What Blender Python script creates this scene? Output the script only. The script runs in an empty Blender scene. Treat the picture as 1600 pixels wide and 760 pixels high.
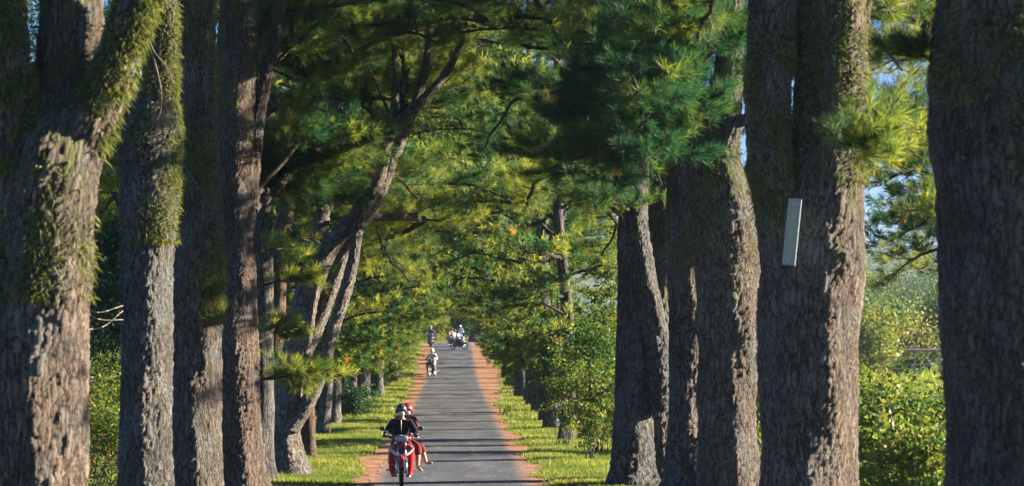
import bpy, math, random
import numpy as np
from mathutils import Vector, Matrix
R = math.radians
sc = bpy.context.scene
col = sc.collection
# ------------------------------------------------------------------ camera
F = 3778.0          # focal length in pixels of the 1600 px wide photograph (85 mm)
VX, VY, CH = 706.0, 507.0, 3.2
cam = bpy.data.cameras.new('camera'); camo = bpy.data.objects.new('camera', cam); col.objects.link(camo)
cam.lens = 85; cam.sensor_width = 36; cam.clip_start = .5; cam.clip_end = 6000
camo.location = (0, 0, CH); camo.rotation_euler = (R(90), 0, 0)
cam.shift_x = (800 - VX) / 1600; cam.shift_y = (VY - 380) / 1600
cam.dof.use_dof = True; cam.dof.focus_distance = 56; cam.dof.aperture_fstop = 85 / 32.0
sc.camera = camo
# ------------------------------------------------------------------ light
SUN_EL, SUN_AZ = 18.0, 13.0      # azimuth from +X towards +Y
w = bpy.data.worlds.new('World'); sc.world = w; w.use_nodes = True
nt = w.node_tree
sky = nt.nodes.new('ShaderNodeTexSky'); sky.sky_type = 'NISHITA'; sky.sun_disc = False
sky.sun_elevation = R(SUN_EL); sky.sun_rotation = R(90 - SUN_AZ); sky.altitude = 700; sky.ozone_density = 6; sky.dust_density = .3
tn = nt.nodes.new('ShaderNodeMix'); tn.data_type = 'RGBA'; tn.blend_type = 'MULTIPLY'; tn.inputs[0].default_value = 1; tn.inputs[7].default_value = (.62, .92, 1.42, 1)
nt.links.new(sky.outputs[0], tn.inputs[6]); nt.links.new(tn.outputs[2], nt.nodes['Background'].inputs[0])
nt.nodes['Background'].inputs[1].default_value = 0.027
sl = bpy.data.lights.new('sun', 'SUN'); sl.energy = 5.0; sl.angle = R(.5); sl.color = (1, .82, .60)
so = bpy.data.objects.new('sun', sl); col.objects.link(so)
sd = Vector((math.cos(R(SUN_AZ)) * math.cos(R(SUN_EL)), math.sin(R(SUN_AZ)) * math.cos(R(SUN_EL)), math.sin(R(SUN_EL))))
so.rotation_euler = sd.to_track_quat('Z', 'Y').to_euler()
sc.view_settings.view_transform = 'Standard'; sc.view_settings.look = 'None'
sc.view_settings.exposure = 2.4; sc.view_settings.gamma = 1
sc.view_settings.use_curve_mapping = False
cy = sc.cycles
cy.max_bounces = 6; cy.diffuse_bounces = 3; cy.glossy_bounces = 2; cy.transmission_bounces = 4; cy.transparent_max_bounces = 4
cy.volume_bounces = 0
cy.use_denoising = True; cy.caustics_reflective = False; cy.caustics_refractive = False
cy.sample_clamp_indirect = 6
# ------------------------------------------------------------------ helpers
def at(px, py, s, dy=0.):
    Y = F / s + dy; q = F / Y
    return np.array([(px - VX) / q, Y, CH - (py - VY) / q])
def gh(X, Y):
    X = np.asarray(X, float); Y = np.asarray(Y, float)
    t = np.clip((Y - 130) / 62, 0, 1); rise = 1.66 * (t * t * (3 - 2 * t) * .35 + t * .65)
    side = np.clip((np.abs(X) - 7) / 22, 0, 1); side = side * side * (3 - 2 * side)
    z = rise * (1 - side * .9) - 1.0 * side
    return z + .03 * np.sin(X * .9 + Y * .13) * np.clip((np.abs(X) - 2.4), 0, 1)
def new_mesh(name, V, faces, mats, parent=None, attrs=None, smooth=True, midx=None, loc=None):
    """faces: (n,3) or (n,4) int array, or list of such arrays"""
    me = bpy.data.meshes.new(name)
    if not isinstance(faces, list): faces = [faces]
    faces = [np.asarray(f, np.int32) for f in faces if len(f)]
    V = np.asarray(V, np.float32)
    me.vertices.add(len(V)); me.vertices.foreach_set('co', V.ravel())
    nl = sum(f.size for f in faces); nf = sum(len(f) for f in faces)
    me.loops.add(nl); me.loops.foreach_set('vertex_index', np.concatenate([f.ravel() for f in faces]))
    me.polygons.add(nf)
    tot = np.concatenate([np.full(len(f), f.shape[1], np.int32) for f in faces])
    me.polygons.foreach_set('loop_start', np.concatenate([[0], np.cumsum(tot)[:-1]]).astype(np.int32))
    if midx is not None: me.polygons.foreach_set('material_index', np.asarray(midx, np.int32))
    me.polygons.foreach_set('use_smooth', np.full(nf, smooth, bool))
    for m in (mats if isinstance(mats, list) else [mats]): me.materials.append(m)
    if attrs:
        for k, a in attrs.items():
            a = np.asarray(a, np.float32)
            t = 'FLOAT_VECTOR' if a.ndim == 2 else 'FLOAT'
            at_ = me.attributes.new(k, t, 'POINT')
            at_.data.foreach_set('vector' if a.ndim == 2 else 'value', a.ravel())
    me.update(calc_edges=True)
    o = bpy.data.objects.new(name, me); col.objects.link(o)
    if parent: o.parent = parent
    if loc is not None: o.location = loc
    return o
def tag(o, label=None, cat=None, group=None, kind=None):
    if label: o['label'] = label
    if cat: o['category'] = cat
    if group: o['group'] = group
    if kind: o['kind'] = kind
    return o
def empty(name, loc, rz=0):
    o = bpy.data.objects.new(name, None); col.objects.link(o); o.location = loc; o.rotation_euler = (0, 0, rz)
    o.empty_display_size = .2
    return o
class MB:
    def __init__(s): s.V = []; s.Q = []; s.T = []; s.n = 0; s.A = []
    def add(s, V, Q=None, T=None, A=None):
        V = np.asarray(V, float).reshape(-1, 3)
        if Q is not None and len(Q): s.Q.append(np.asarray(Q) + s.n)
        if T is not None and len(T): s.T.append(np.asarray(T) + s.n)
        s.V.append(V); s.A.append(np.zeros((len(V), 3)) if A is None else A); s.n += len(V)
        return s
    def build(s, name, mat, parent=None, smooth=True, loc=None, bc=False):
        V = np.concatenate(s.V)
        fs = []
        if s.Q: fs.append(np.concatenate(s.Q))
        if s.T: fs.append(np.concatenate(s.T))
        return new_mesh(name, V, fs, mat, parent, {'bc': np.concatenate(s.A)} if bc else None, smooth, loc=loc)
    def tube(s, path, rad, n=10, cap=True, rn=None, k=0.0, rows=None, rng=None):
        P = np.asarray(path, float); r = np.broadcast_to(np.asarray(rad, float), (len(P),)).copy()
        if rows and rows > len(P):
            L = np.concatenate([[0], np.cumsum(np.linalg.norm(np.diff(P, axis=0), axis=1))])
            u = np.linspace(0, L[-1], rows)
            Ps, rs = smooth_interp(L, P, u), smooth_interp(L, r[:, None], u)[:, 0]
            P, r = Ps, rs
        d = np.gradient(P, axis=0); d /= np.linalg.norm(d, axis=1)[:, None] + 1e-9
        m = np.abs(d.mean(0)); ref = np.eye(3)[int(np.argmin(m))]
        a = np.cross(d, ref); a /= np.linalg.norm(a, axis=1)[:, None] + 1e-9
        b = np.cross(d, a)
        th = np.arange(n) * 2 * math.pi / n
        L = np.concatenate([[0], np.cumsum(np.linalg.norm(np.diff(P, axis=0), axis=1))])
        rr = np.repeat(r[:, None], n, 1)
        if k:
            ph = (rng.random(8) if rng is not None else np.random.random(8)) * 6.28
            T_, L_ = np.meshgrid(th, L)
            rr = rr * (1 + k * (.5 * np.sin(2 * T_ + .9 * L_ + ph[0]) + .45 * np.sin(3 * T_ - 1.7 * L_ + ph[1])
                 + .3 * np.sin(5 * T_ + 2.9 * L_ + ph[2]) + .4 * np.sin(3.1 * L_ + ph[3]) * np.sin(T_ + ph[4]) + .25 * np.sin(7 * T_ + 1.2 * L_ + ph[5])))
        if k and rng is not None and n >= 60:
            for _ in range(9):
                t0_, l0_ = rng.random() * 6.28, rng.random() * L[-1]; am = rng.uniform(.05, .16); sz = rng.uniform(.08, .2)
                dt_ = np.angle(np.exp(1j * (T_ - t0_))) * r.mean(); dl_ = L_ - l0_; q_ = (dt_ ** 2 + (dl_ * .7) ** 2) / sz ** 2
                rr = rr * (1 + am * (np.exp(-q_) - .75 * np.exp(-q_ * 5)))
        V = P[:, None] + rr[..., None] * (np.cos(th)[None, :, None] * a[:, None] + np.sin(th)[None, :, None] * b[:, None])
        r0 = r.mean()
        A = np.zeros((len(P), n, 3)); A[..., 0] = np.cos(th) * r0; A[..., 1] = np.sin(th) * r0; A[..., 2] = L[:, None]
        i = np.arange(len(P) - 1)[:, None] * n; j = np.arange(n)[None]; j2 = (j + 1) % n
        Q = np.stack([i + j, i + j2, i + n + j2, i + n + j], -1).reshape(-1, 4)
        V = V.reshape(-1, 3); A = A.reshape(-1, 3)
        T = []
        if cap:
            V = np.vstack([V, P[0], P[-1]]); A = np.vstack([A, [0, 0, 0], [0, 0, L[-1]]])
            c0, c1 = len(V) - 2, len(V) - 1; jj = np.arange(n); e = (len(P) - 1) * n
            T = np.vstack([np.stack([np.full(n, c0), (jj + 1) % n, jj], 1), np.stack([np.full(n, c1), e + jj, e + (jj + 1) % n], 1)])
        return s.add(V, Q, T, A)
    def blob(s, c, r, e=1.0, n=20, m=12, rot=None):
        u = np.linspace(0, 2 * math.pi, n, endpoint=False); v = np.linspace(-math.pi / 2, math.pi / 2, m)
        sg = lambda x: np.sign(x) * np.abs(x) ** e
        V = np.stack([np.outer(sg(np.cos(v)), sg(np.cos(u))), np.outer(sg(np.cos(v)), sg(np.sin(u))), np.outer(sg(np.sin(v)), np.ones(n))], -1).reshape(-1, 3)
        V = V * np.asarray(r)
        if rot is not None: V = V @ np.array(Matrix.Rotation(R(rot[1]), 3, rot[0])).T
        V = V + np.asarray(c)
        i = np.arange(m - 1)[:, None] * n; j = np.arange(n)[None]; j2 = (j + 1) % n
        return s.add(V, np.stack([i + j, i + j2, i + n + j2, i + n + j], -1).reshape(-1, 4))
    def loft(s, rings, closed=True, cap=True):
        n = len(rings[0]); V = np.concatenate([np.asarray(r_, float) for r_ in rings])
        i = np.arange(len(rings) - 1)[:, None] * n; j = np.arange(n if closed else n - 1)[None]; j2 = (j + 1) % n
        Q = np.stack([i + j, i + j2, i + n + j2, i + n + j], -1).reshape(-1, 4); T = []
        if cap:
            for k, rr in ((0, 0), (1, len(rings) - 1)):
                for q in range(1, n - 1):
                    T.append([rr * n, rr * n + q, rr * n + q + 1])
        return s.add(V, Q, T if T else None)
    def box(s, c, h, rz=0):
        V = np.array([[x, y, z] for x in (-1, 1) for y in (-1, 1) for z in (-1, 1)], float) * h
        c_, s_ = math.cos(rz), math.sin(rz)
        V = V @ np.array([[c_, s_, 0], [-s_, c_, 0], [0, 0, 1]]) + np.asarray(c)
        return s.add(V, [[0, 1, 3, 2], [4, 6, 7, 5], [0, 4, 5, 1], [2, 3, 7, 6], [0, 2, 6, 4], [1, 5, 7, 3]])
    def torus(s, c, Rm, r, n=40, m=10, w=1.0):     # wheel: axis along X
        u = np.arange(n) * 2 * math.pi / n; v = np.arange(m) * 2 * math.pi / m
        U, W = np.meshgrid(u, v, indexing='ij')
        V = np.stack([np.sin(W) * r * w, np.cos(U) * (Rm + np.cos(W) * r), np.sin(U) * (Rm + np.cos(W) * r)], -1).reshape(-1, 3) + np.asarray(c)
        i = np.arange(n)[:, None]; j = np.arange(m)[None]; i2 = (i + 1) % n; j2 = (j + 1) % m
        return s.add(V, np.stack([i * m + j, i2 * m + j, i2 * m + j2, i * m + j2], -1).reshape(-1, 4))
def smooth_interp(L, P, u):
    """Catmull-Rom style interpolation"""
    tg = np.gradient(P, L, axis=0)
    k = np.clip(np.searchsorted(L, u, side='right') - 1, 0, len(L) - 2)
    h = (L[k + 1] - L[k]); t = ((u - L[k]) / h)[:, None]; h = h[:, None]
    return ((2 * t**3 - 3 * t**2 + 1) * P[k] + (t**3 - 2 * t**2 + t) * h * tg[k] + (-2 * t**3 + 3 * t**2) * P[k + 1] + (t**3 - t**2) * h * tg[k + 1])
def unit(v): return v / (np.linalg.norm(v, axis=-1, keepdims=True) + 1e-9)
# ------------------------------------------------------------------ materials
def mat(name, c, rough=.6, metal=0., spec=.4, coat=0, emis=None, noise=0.):
    m = bpy.data.materials.new(name); m.use_nodes = True; b = m.node_tree.nodes['Principled BSDF']
    b.inputs['Base Color'].default_value = (*c, 1); b.inputs['Roughness'].default_value = rough; b.inputs['Metallic'].default_value = metal
    b.inputs['Specular IOR Level'].default_value = spec; b.inputs['Coat Weight'].default_value = coat
    if noise:
        t = m.node_tree; n = t.nodes.new('ShaderNodeTexNoise'); n.inputs['Scale'].default_value = 25; n.inputs['Detail'].default_value = 5
        tc = t.nodes.new('ShaderNodeTexCoord'); t.links.new(tc.outputs['Object'], n.inputs['Vector'])
        r = t.nodes.new('ShaderNodeValToRGB'); r.color_ramp.elements[0].position = .3; r.color_ramp.elements[1].position = .7
        r.color_ramp.elements[0].color = (*[x * (1 - noise) for x in c], 1); r.color_ramp.elements[1].color = (*[min(1, x * (1 + noise)) for x in c], 1)
        t.links.new(n.outputs['Fac'], r.inputs[0]); t.links.new(r.outputs[0], b.inputs['Base Color'])
    return m
class NB:
    """tiny node builder"""
    def __init__(s, name):
        s.m = bpy.data.materials.new(name); s.m.use_nodes = True; s.t = s.m.node_tree; s.b = s.t.nodes['Principled BSDF']; s.out = s.t.nodes['Material Output']
    def n(s, ty, ins=None, **kw):
        x = s.t.nodes.new(ty)
        for k, v in kw.items(): setattr(x, k, v)
        for k, v in (ins or {}).items():
            if isinstance(v, bpy.types.NodeSocket): s.t.links.new(v, x.inputs[k])
            else: x.inputs[k].default_value = v
        return x
    def math(s, op, a, b=0., c=None, clamp=False):
        x = s.t.nodes.new('ShaderNodeMath'); x.operation = op; x.use_clamp = clamp
        for i, v in enumerate((a, b) + ((c,) if c is not None else ())):
            if isinstance(v, bpy.types.NodeSocket): s.t.links.new(v, x.inputs[i])
            else: x.inputs[i].default_value = v
        return x.outputs[0]
    def vscale(s, v, sc3):
        x = s.t.nodes.new('ShaderNodeVectorMath'); x.operation = 'MULTIPLY'; s.t.links.new(v, x.inputs[0]); x.inputs[1].default_value = sc3; return x.outputs[0]
    def vadd(s, a, b):
        x = s.t.nodes.new('ShaderNodeVectorMath'); x.operation = 'ADD'; s.t.links.new(a, x.inputs[0]); s.t.links.new(b, x.inputs[1]); return x.outputs[0]
    def noise(s, v, scale, detail=4, rough=.5):
        return s.n('ShaderNodeTexNoise', {'Vector': v, 'Scale': scale, 'Detail': detail, 'Roughness': rough}).outputs['Fac']
    def ramp(s, f, stops, interp='LINEAR'):
        x = s.t.nodes.new('ShaderNodeValToRGB'); x.color_ramp.interpolation = interp; e = x.color_ramp.elements
        while len(e) < len(stops): e.new(.5)
        for i, (p, c) in enumerate(stops):
            e[i].position = p; e[i].color = (*c, 1) if isinstance(c, tuple) else (c, c, c, 1)
        s.t.links.new(f, x.inputs[0]); return x.outputs[0]
    def mix(s, f, a, b, bt='MIX'):
        x = s.t.nodes.new('ShaderNodeMix'); x.data_type = 'RGBA'; x.blend_type = bt
        for i, v in ((0, f), (6, a), (7, b)):
            if isinstance(v, bpy.types.NodeSocket): s.t.links.new(v, x.inputs[i])
            else: x.inputs[i].default_value = (*v, 1) if isinstance(v, tuple) else v
        return x.outputs[2]
    def set(s, k, v):
        if isinstance(v, bpy.types.NodeSocket): s.t.links.new(v, s.b.inputs[k])
        else: s.b.inputs[k].default_value = v
def bark_material(name, seed, disp, mossy, c_plate=((.045, .043, .044), (.12, .112, .11), (.26, .24, .225)), scale=1.0):
    k = NB(name)
    bc = k.n('ShaderNodeAttribute', attribute_name='bc').outputs['Vector']
    v0 = k.n('ShaderNodeVectorMath', {0: bc, 1: (seed * 3.1, seed * 7.7, seed * 1.3)}, operation='ADD').outputs[0]
    nz = k.n('ShaderNodeTexNoise', {'Vector': k.vscale(v0, (6, 6, 2.4)), 'Scale': 1.5, 'Detail': 2}).outputs['Color']
    nf = k.n('ShaderNodeTexNoise', {'Vector': k.vscale(v0, (34, 34, 13)), 'Scale': 1., 'Detail': 5, 'Roughness': .7}).outputs['Color']
    v1 = k.vadd(k.vadd(v0, k.vscale(nz, (.10, .10, .30))), k.vscale(nf, (.07, .07, .17)))
    e1 = k.n('ShaderNodeTexVoronoi', {'Vector': k.vscale(v1, (20 * scale, 20 * scale, 3.6 * scale)), 'Scale': 1.}, feature='DISTANCE_TO_EDGE').outputs['Distance']
    f1 = k.n('ShaderNodeTexVoronoi', {'Vector': k.vscale(v1, (20 * scale, 20 * scale, 3.6 * scale)), 'Scale': 1.}, feature='F1')
    e2 = k.n('ShaderNodeTexVoronoi', {'Vector': k.vscale(v1, (52 * scale, 52 * scale, 15 * scale)), 'Scale': 1.}, feature='F1')
    p1 = k.math('MULTIPLY', k.math('MINIMUM', e1, .28), 3.57)
    p2 = k.n('ShaderNodeSeparateColor', {0: e2.outputs['Color']}).outputs[1]
    cell = k.n('ShaderNodeSeparateColor', {0: f1.outputs['Color']}).outputs[0]
    fine = k.noise(k.vscale(v0, (75, 75, 20)), 1., 6, .7)
    rid = k.noise(k.vscale(v0, (22, 22, 2.6)), 1., 5, .65)
    big = k.noise(k.vscale(v0, (2.2, 2.2, .8)), 1., 3)
    h = k.math('ADD', k.math('MULTIPLY', p1, k.math('ADD', .35, k.math('MULTIPLY', cell, .45))), k.math('ADD', k.math('MULTIPLY', p2, .22), k.math('MULTIPLY', fine, .40)))
    h = k.math('ADD', k.math('ADD', h, k.math('MULTIPLY', rid, 1.35)), k.math('MULTIPLY', big, .6))
    t = k.math('ADD', k.math('ADD', k.math('MULTIPLY', cell, .16), k.math('MULTIPLY', p2, .18)), k.math('ADD', k.math('MULTIPLY', fine, .45), k.math('MULTIPLY', rid, .32)))
    colr = k.ramp(t, [(.28, c_plate[0]), (.5, c_plate[1]), (.8, c_plate[2])])
    crack = k.ramp(k.math('ADD', p1, k.math('MULTIPLY', k.math('SUBTRACT', fine, .5), 1.2)), [(.10, .85), (.5, 0.)])
    colr = k.mix(crack, colr, (.022, .018, .017))
    vb = k.noise(k.vscale(v0, (1.6, 1.6, .7)), 1., 5, .7)
    colr = k.mix(1., colr, k.ramp(vb, [(.32, (.52, .56, .64)), (.5, (.9, .93, .97)), (.68, (1.25, 1.2, 1.12))]), 'MULTIPLY')
    # lichen: pale blue grey patches
    ln = k.noise(k.vscale(v0, (3.5, 3.5, 1.6)), 1., 6, .7)
    lm = k.math('MULTIPLY', k.ramp(ln, [(.5, 0.), (.62, 1.)]), k.ramp(fine, [(.42, 0.), (.6, .75)]))
    colr = k.mix(lm, colr, (.17, .21, .23))
    # moss film
    z = k.n('ShaderNodeSeparateXYZ', {0: bc}).outputs[2]
    mn = k.noise(k.vscale(v0, (4, 4, 1.8)), 1., 6, .72)
    mz = k.math('MULTIPLY', k.math('SUBTRACT', z, mossy[0]), mossy[1], clamp=True)
    mm = k.ramp(k.math('ADD', mn, k.math('MULTIPLY', mz, .10)), [(.60, 0.), (.70, .8)])
    colr = k.mix(mm, colr, k.mix(fine, (.04, .06, .022), (.13, .155, .055)))
    k.set('Base Color', colr); k.set('Roughness', .9); k.set('Specular IOR Level', .18)
    if disp:
        d = k.n('ShaderNodeDisplacement', {'Height': h, 'Midlevel': 1.4, 'Scale': disp})
        k.t.links.new(d.outputs[0], k.out.inputs['Displacement']); k.m.displacement_method = 'BOTH'
    else:
        bp = k.n('ShaderNodeBump', {'Height': h, 'Strength': 1., 'Distance': .03}); k.t.links.new(bp.outputs[0], k.b.inputs['Normal'])
    return k.m
BARK = [bark_material('bark_near_%d' % i, i + 1, .036, ((3.0, .5), (4.8, .4))[i % 2], (((.045, .035, .030), (.125, .098, .082), (.29, .235, .195)), ((.034, .036, .038), (.095, .092, .092), (.23, .215, .205)), ((.040, .034, .031), (.108, .090, .079), (.25, .21, .178)), ((.044, .032, .027), (.112, .083, .070), (.25, .195, .165)))[i], (1., 1.15, 1.05, 1.3)[i]) for i in range(4)]
BARKF = [bark_material('bark_far_%d' % i, i + 9, 0, (5.5, .3), scale=.8) for i in range(3)]
BRANCH = bark_material('branch_bark', 40, 0, (30, .3), ((.03, .024, .021), (.08, .06, .05), (.15, .11, .09)), 1.5)
BARKR = bark_material('bark_red', 31, 0, (30, .3), ((.06, .035, .027), (.15, .08, .055), (.25, .14, .09)), .9)
def leaf_material(name, stops, trans=.45, rough=.5, spec=.3):
    k = NB(name)
    t = k.n('ShaderNodeAttribute', attribute_name='tint').outputs['Fac']
    c = k.ramp(t, stops)
    k.set('Base Color', c); k.set('Roughness', rough); k.set('Specular IOR Level', spec)
    tr = k.n('ShaderNodeBsdfTranslucent', {'Color': k.mix(1., c, (1.7, 1.6, .68), 'MULTIPLY')})
    mx = k.n('ShaderNodeMixShader', {0: trans, 1: k.b.outputs[0], 2: tr.outputs[0]})
    k.t.links.new(mx.outputs[0], k.out.inputs[0]); return k.m
NEEDLE = leaf_material('needles', [(0, (.012, .055, .045)), (.3, (.032, .088, .048)), (.62, (.093, .148, .045)), (.93, (.25, .272, .075)), (.97, (.32, .18, .05)), (1, (.34, .15, .05))], .58)  # teal end imitates shaded needles, yellow end sunlit ones; orange is dead needles
BROAD = leaf_material('leaves', [(0, (.018, .055, .02)), (.5, (.05, .115, .03)), (.9, (.11, .17, .035)), (1, (.2, .2, .05))], .4)
DARKLEAF = leaf_material('dark_leaves', [(0, (.02, .07, .04)), (.6, (.035, .10, .05)), (1, (.07, .14, .045))], .3)
MOSS = leaf_material('moss', [(0, (.04, .065, .025)), (.5, (.13, .16, .05)), (1, (.26, .28, .11))], .3, .8)
GRASS = leaf_material('grass_blades', [(0, (.05, .11, .025)), (.5, (.11, .17, .035)), (.85, (.2, .23, .06)), (1, (.33, .30, .14))], .45)
FLOWER = mat('flowers', (.7, .2, .03), .6)
# ------------------------------------------------------------------ foliage generators
def needles(pos, dr, size, tint, M, wd, rng, spread=1.0):
    """bristling tufts: M needles per tuft, every needle one thin triangle"""
    N = len(pos)
    a = unit(np.cross(dr, np.array([.31, .52, .79]))); b = np.cross(dr, a)
    th = rng.random((N, M)) * 2 * math.pi
    al = np.abs(rng.normal(.62, .42, (N, M))) * spread
    d = np.cos(al)[..., None] * dr[:, None] + np.sin(al)[..., None] * (np.cos(th)[..., None] * a[:, None] + np.sin(th)[..., None] * b[:, None])
    L = size[:, None] * (.7 + .5 * rng.random((N, M)))
    base = pos[:, None] + dr[:, None] * (rng.random((N, M, 1)) - .6) * size[:, None, None] * .5
    tip = base + d * L[..., None]; tip[..., 2] -= .10 * L * np.sin(al)
    wv = unit(np.cross(d, rng.normal(size=(N, M, 3)))) * (wd * .5)
    mid = base + (tip - base) * .45
    V = np.stack([base, mid - wv, tip, mid + wv], 2).reshape(-1, 3)
    Q = np.arange(N * M * 4).reshape(-1, 4)
    t = np.repeat(np.clip(tint[:, None] + rng.normal(0, .05, (N, M)), 0, 1).ravel(), 4)
    return V, Q, t
def leaves(pos, size, tint, rng, up=.6, asp=.5):
    N = len(pos)
    nrm = unit(rng.normal(size=(N, 3)) + np.array([0, 0, up])); ax = unit(np.cross(nrm, rng.normal(size=(N, 3)))); sd_ = np.cross(nrm, ax)
    L = (size * (.7 + .6 * rng.random(N)))[:, None]
    V = np.stack([pos - ax * L * .5, pos + sd_ * L * asp * .5 - nrm * L * .06, pos + ax * L * .5 - nrm * L * .12, pos - sd_ * L * asp * .5 - nrm * L * .06], 1).reshape(-1, 3)
    V2 = V.reshape(-1, 4, 3)
    Q = np.arange(N * 4).reshape(-1, 4)
    return V, Q, np.repeat(tint, 4)
class Foliage:
    def __init__(s): s.p = []; s.d = []; s.s = []; s.t = []
    def mesh(s, name, parent, M, wd, rng, size_k=1.0, mt=None):
        if not s.p: return None
        p, d, z, t = np.concatenate(s.p), np.concatenate(s.d), np.concatenate(s.s), np.concatenate(s.t)
        V, Q, tt = needles(p, unit(d), z * size_k, t, M, wd, rng)
        return new_mesh(name, V, Q, mt or NEEDLE, parent, {'tint': tt}, smooth=False)
def populate(mb, fo, P, rad0, rng, tint0, dens=1.0, fol=.22, start=.25, twig=1.25, tuft=.2):
    """a limb along P with side twigs and needle tufts; wood goes to mb, tufts to fo"""
    P = np.asarray(P, float)
    L = np.concatenate([[0], np.cumsum(np.linalg.norm(np.diff(P, axis=0), axis=1))]); tot = L[-1]
    n = max(6, int(tot / .3)); u = np.linspace(0, tot, n); C = smooth_interp(L, P, u)
    C[1:-1] += rng.normal(0, .025, (n - 2, 3))
    rr = rad0 * (1 - .8 * u / tot) + .008
    mb.tube(C, rr, 7, False, k=.08, rng=rng)
    D = unit(np.gradient(C, axis=0))
    ns = max(5, int(tot / .24 * dens)); sgn = 1
    us = np.linspace(start, 1., ns)
    for t in us:
        sgn = -sgn
        x = t * (n - 1); i = int(min(x, n - 2)); f = x - i; p = C[i] * (1 - f) + C[i + 1] * f; d = D[i]
        side = unit(np.cross(d, [0, 0, 1.])) * sgn
        dd = unit(side * (.9 + .3 * rng.random()) * (1 - .55 * t) + d * (.55 + .5 * t) + np.array([0, 0, .22 + .35 * rng.random()]) + rng.normal(0, .2, 3))
        l = twig * (.5 + .7 * rng.random()) * (1.15 - .6 * t) * min(1, .35 + tot / 4)
        q = p + dd * l; mid = (p + q) / 2 + np.array([0, 0, -.06 * l])
        tw = np.array([p, mid, q])
        mb.tube(tw, [rad0 * .22 * (1 - t * .5) + .006, .007, .004], 3, False)
        m = max(2, int(l / .17)); s_ = np.linspace(.3, 1, m)[:, None]
        base = (1 - s_) ** 2 * p + 2 * s_ * (1 - s_) * mid + s_ ** 2 * q
        m3 = int(m * 1.5); idx = rng.integers(0, m, m3)
        off = rng.normal(0, .16, (m3, 3)) + dd * .06; off[:, 2] = off[:, 2] * .55 + .05
        tp = np.vstack([base + rng.normal(0, .02, (m, 3)), base[idx] + off])
        td = np.vstack([np.tile(dd, (m, 1)) + rng.normal(0, .25, (m, 3)), unit(off) * .8 + dd * .7])
        td[:, 2] += .35
        fo.p.append(tp); fo.d.append(td); fo.s.append(np.full(len(tp), tuft) * (.8 + .4 * rng.random(len(tp))))
        tb = tint0 + rng.normal(0, .24); tt = np.clip(tb + rng.normal(0, .1, len(tp)), 0, .8)
        tt[rng.random(len(tp)) < .004] = .99
        fo.t.append(tt)
def auto_crown(mb, fo, trunk, z0, z1, nb, road, rng, lod_dens=1.0, lowk=1.0, tint=.4, cut=None, Lmax=5.2, expo=.9):
    """boughs from a trunk path; road = +1/-1: the side of the road in X; boughs reach farther over it the higher they are"""
    Z = trunk[:, 2]
    for i in range(nb):
        z = z0 + (z1 - z0) * ((i + .5) / nb) ** expo
        az = i * 2.4 + rng.random() * .8
        fc = (math.cos(az) * road + 1) / 2
        Lr = np.clip(1.0 + (z - 2.2) * 1.2 * lowk, .9, Lmax); Lo = np.clip(1.3 + (z - 2.5) * .5, 1.2, 3.4)
        L = (Lo + (Lr - Lo) * fc) * (1 - .45 * ((z - z0) / (z1 - z0)) ** 3) * (.8 + .35 * rng.random())
        if L < .8: continue
        if cut and cut(z, fc): continue
        p = np.array([np.interp(z, Z, trunk[:, 0]), np.interp(z, Z, trunk[:, 1]), z])
        h = np.array([math.cos(az), math.sin(az), 0])
        lift = .18 + .35 * rng.random() - (.15 if z < 5 else 0)
        P = [p, p + h * L * .35 + [0, 0, L * lift * .5], p + h * L * .7 + [0, 0, L * lift * .62] + rng.normal(0, .1, 3), p + h * L + [0, 0, L * lift * .55] + rng.normal(0, .15, 3)]
        populate(mb, fo, P, .015 + .010 * L, rng, tint, lod_dens)
# ------------------------------------------------------------------ setting: ground, verges, road
def grid_mesh(xs, ys, zf, name, m, attrs=None):
    X, Y = np.meshgrid(xs, ys); Z = zf(X, Y)
    V = np.stack([X, Y, Z], -1).reshape(-1, 3); nx = len(xs)
    i = np.arange(len(ys) - 1)[:, None] * nx; j = np.arange(nx - 1)[None]
    return new_mesh(name, V, np.stack([i + j, i + j + 1, i + nx + j + 1, i + nx + j], -1).reshape(-1, 4), m)
g = NB('ground')
tc = g.n('ShaderNodeTexCoord').outputs['Object']
a1 = g.noise(tc, .35, 5, .6); a2 = g.noise(tc, 6., 5, .7)
gc = g.ramp(g.math('ADD', g.math('MULTIPLY', a1, .6), g.math('MULTIPLY', a2, .4)), [(.3, (.06, .09, .02)), (.5, (.12, .16, .03)), (.62, (.19, .20, .05)), (.75, (.24, .16, .08))])
g.set('Base Color', gc); g.set('Roughness', .95); g.set('Specular IOR Level', .1)
bp = g.n('ShaderNodeBump', {'Height': a2, 'Strength': .6, 'Distance': .05}); g.t.links.new(bp.outputs[0], g.b.inputs['Normal'])
xs = np.unique(np.concatenate([np.linspace(-1500, -60, 20), np.linspace(-60, -8, 27), np.linspace(-8, 8, 65), np.linspace(8, 60, 27), np.linspace(60, 1500, 20)]))
ys = np.unique(np.concatenate([np.linspace(-60, 20, 12), np.linspace(20, 260, 241), np.linspace(260, 600, 35), np.linspace(600, 4000, 20)]))
tag(grid_mesh(xs, ys, gh, 'ground', g.m), kind='structure')
rngS = np.random.default_rng(5)
def wob(y, ph, amp):
    return amp * (.4 * np.sin(y * .31 + ph) + .35 * np.sin(y * .83 + 2 * ph) + .3 * np.sin(y * 2.3 + 3 * ph) + .2 * np.sin(y * 5.9 + ph * 5))
def road_cx(y): return np.clip((y - 168) / 40, 0, 1) ** 2 * (-.35)
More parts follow.
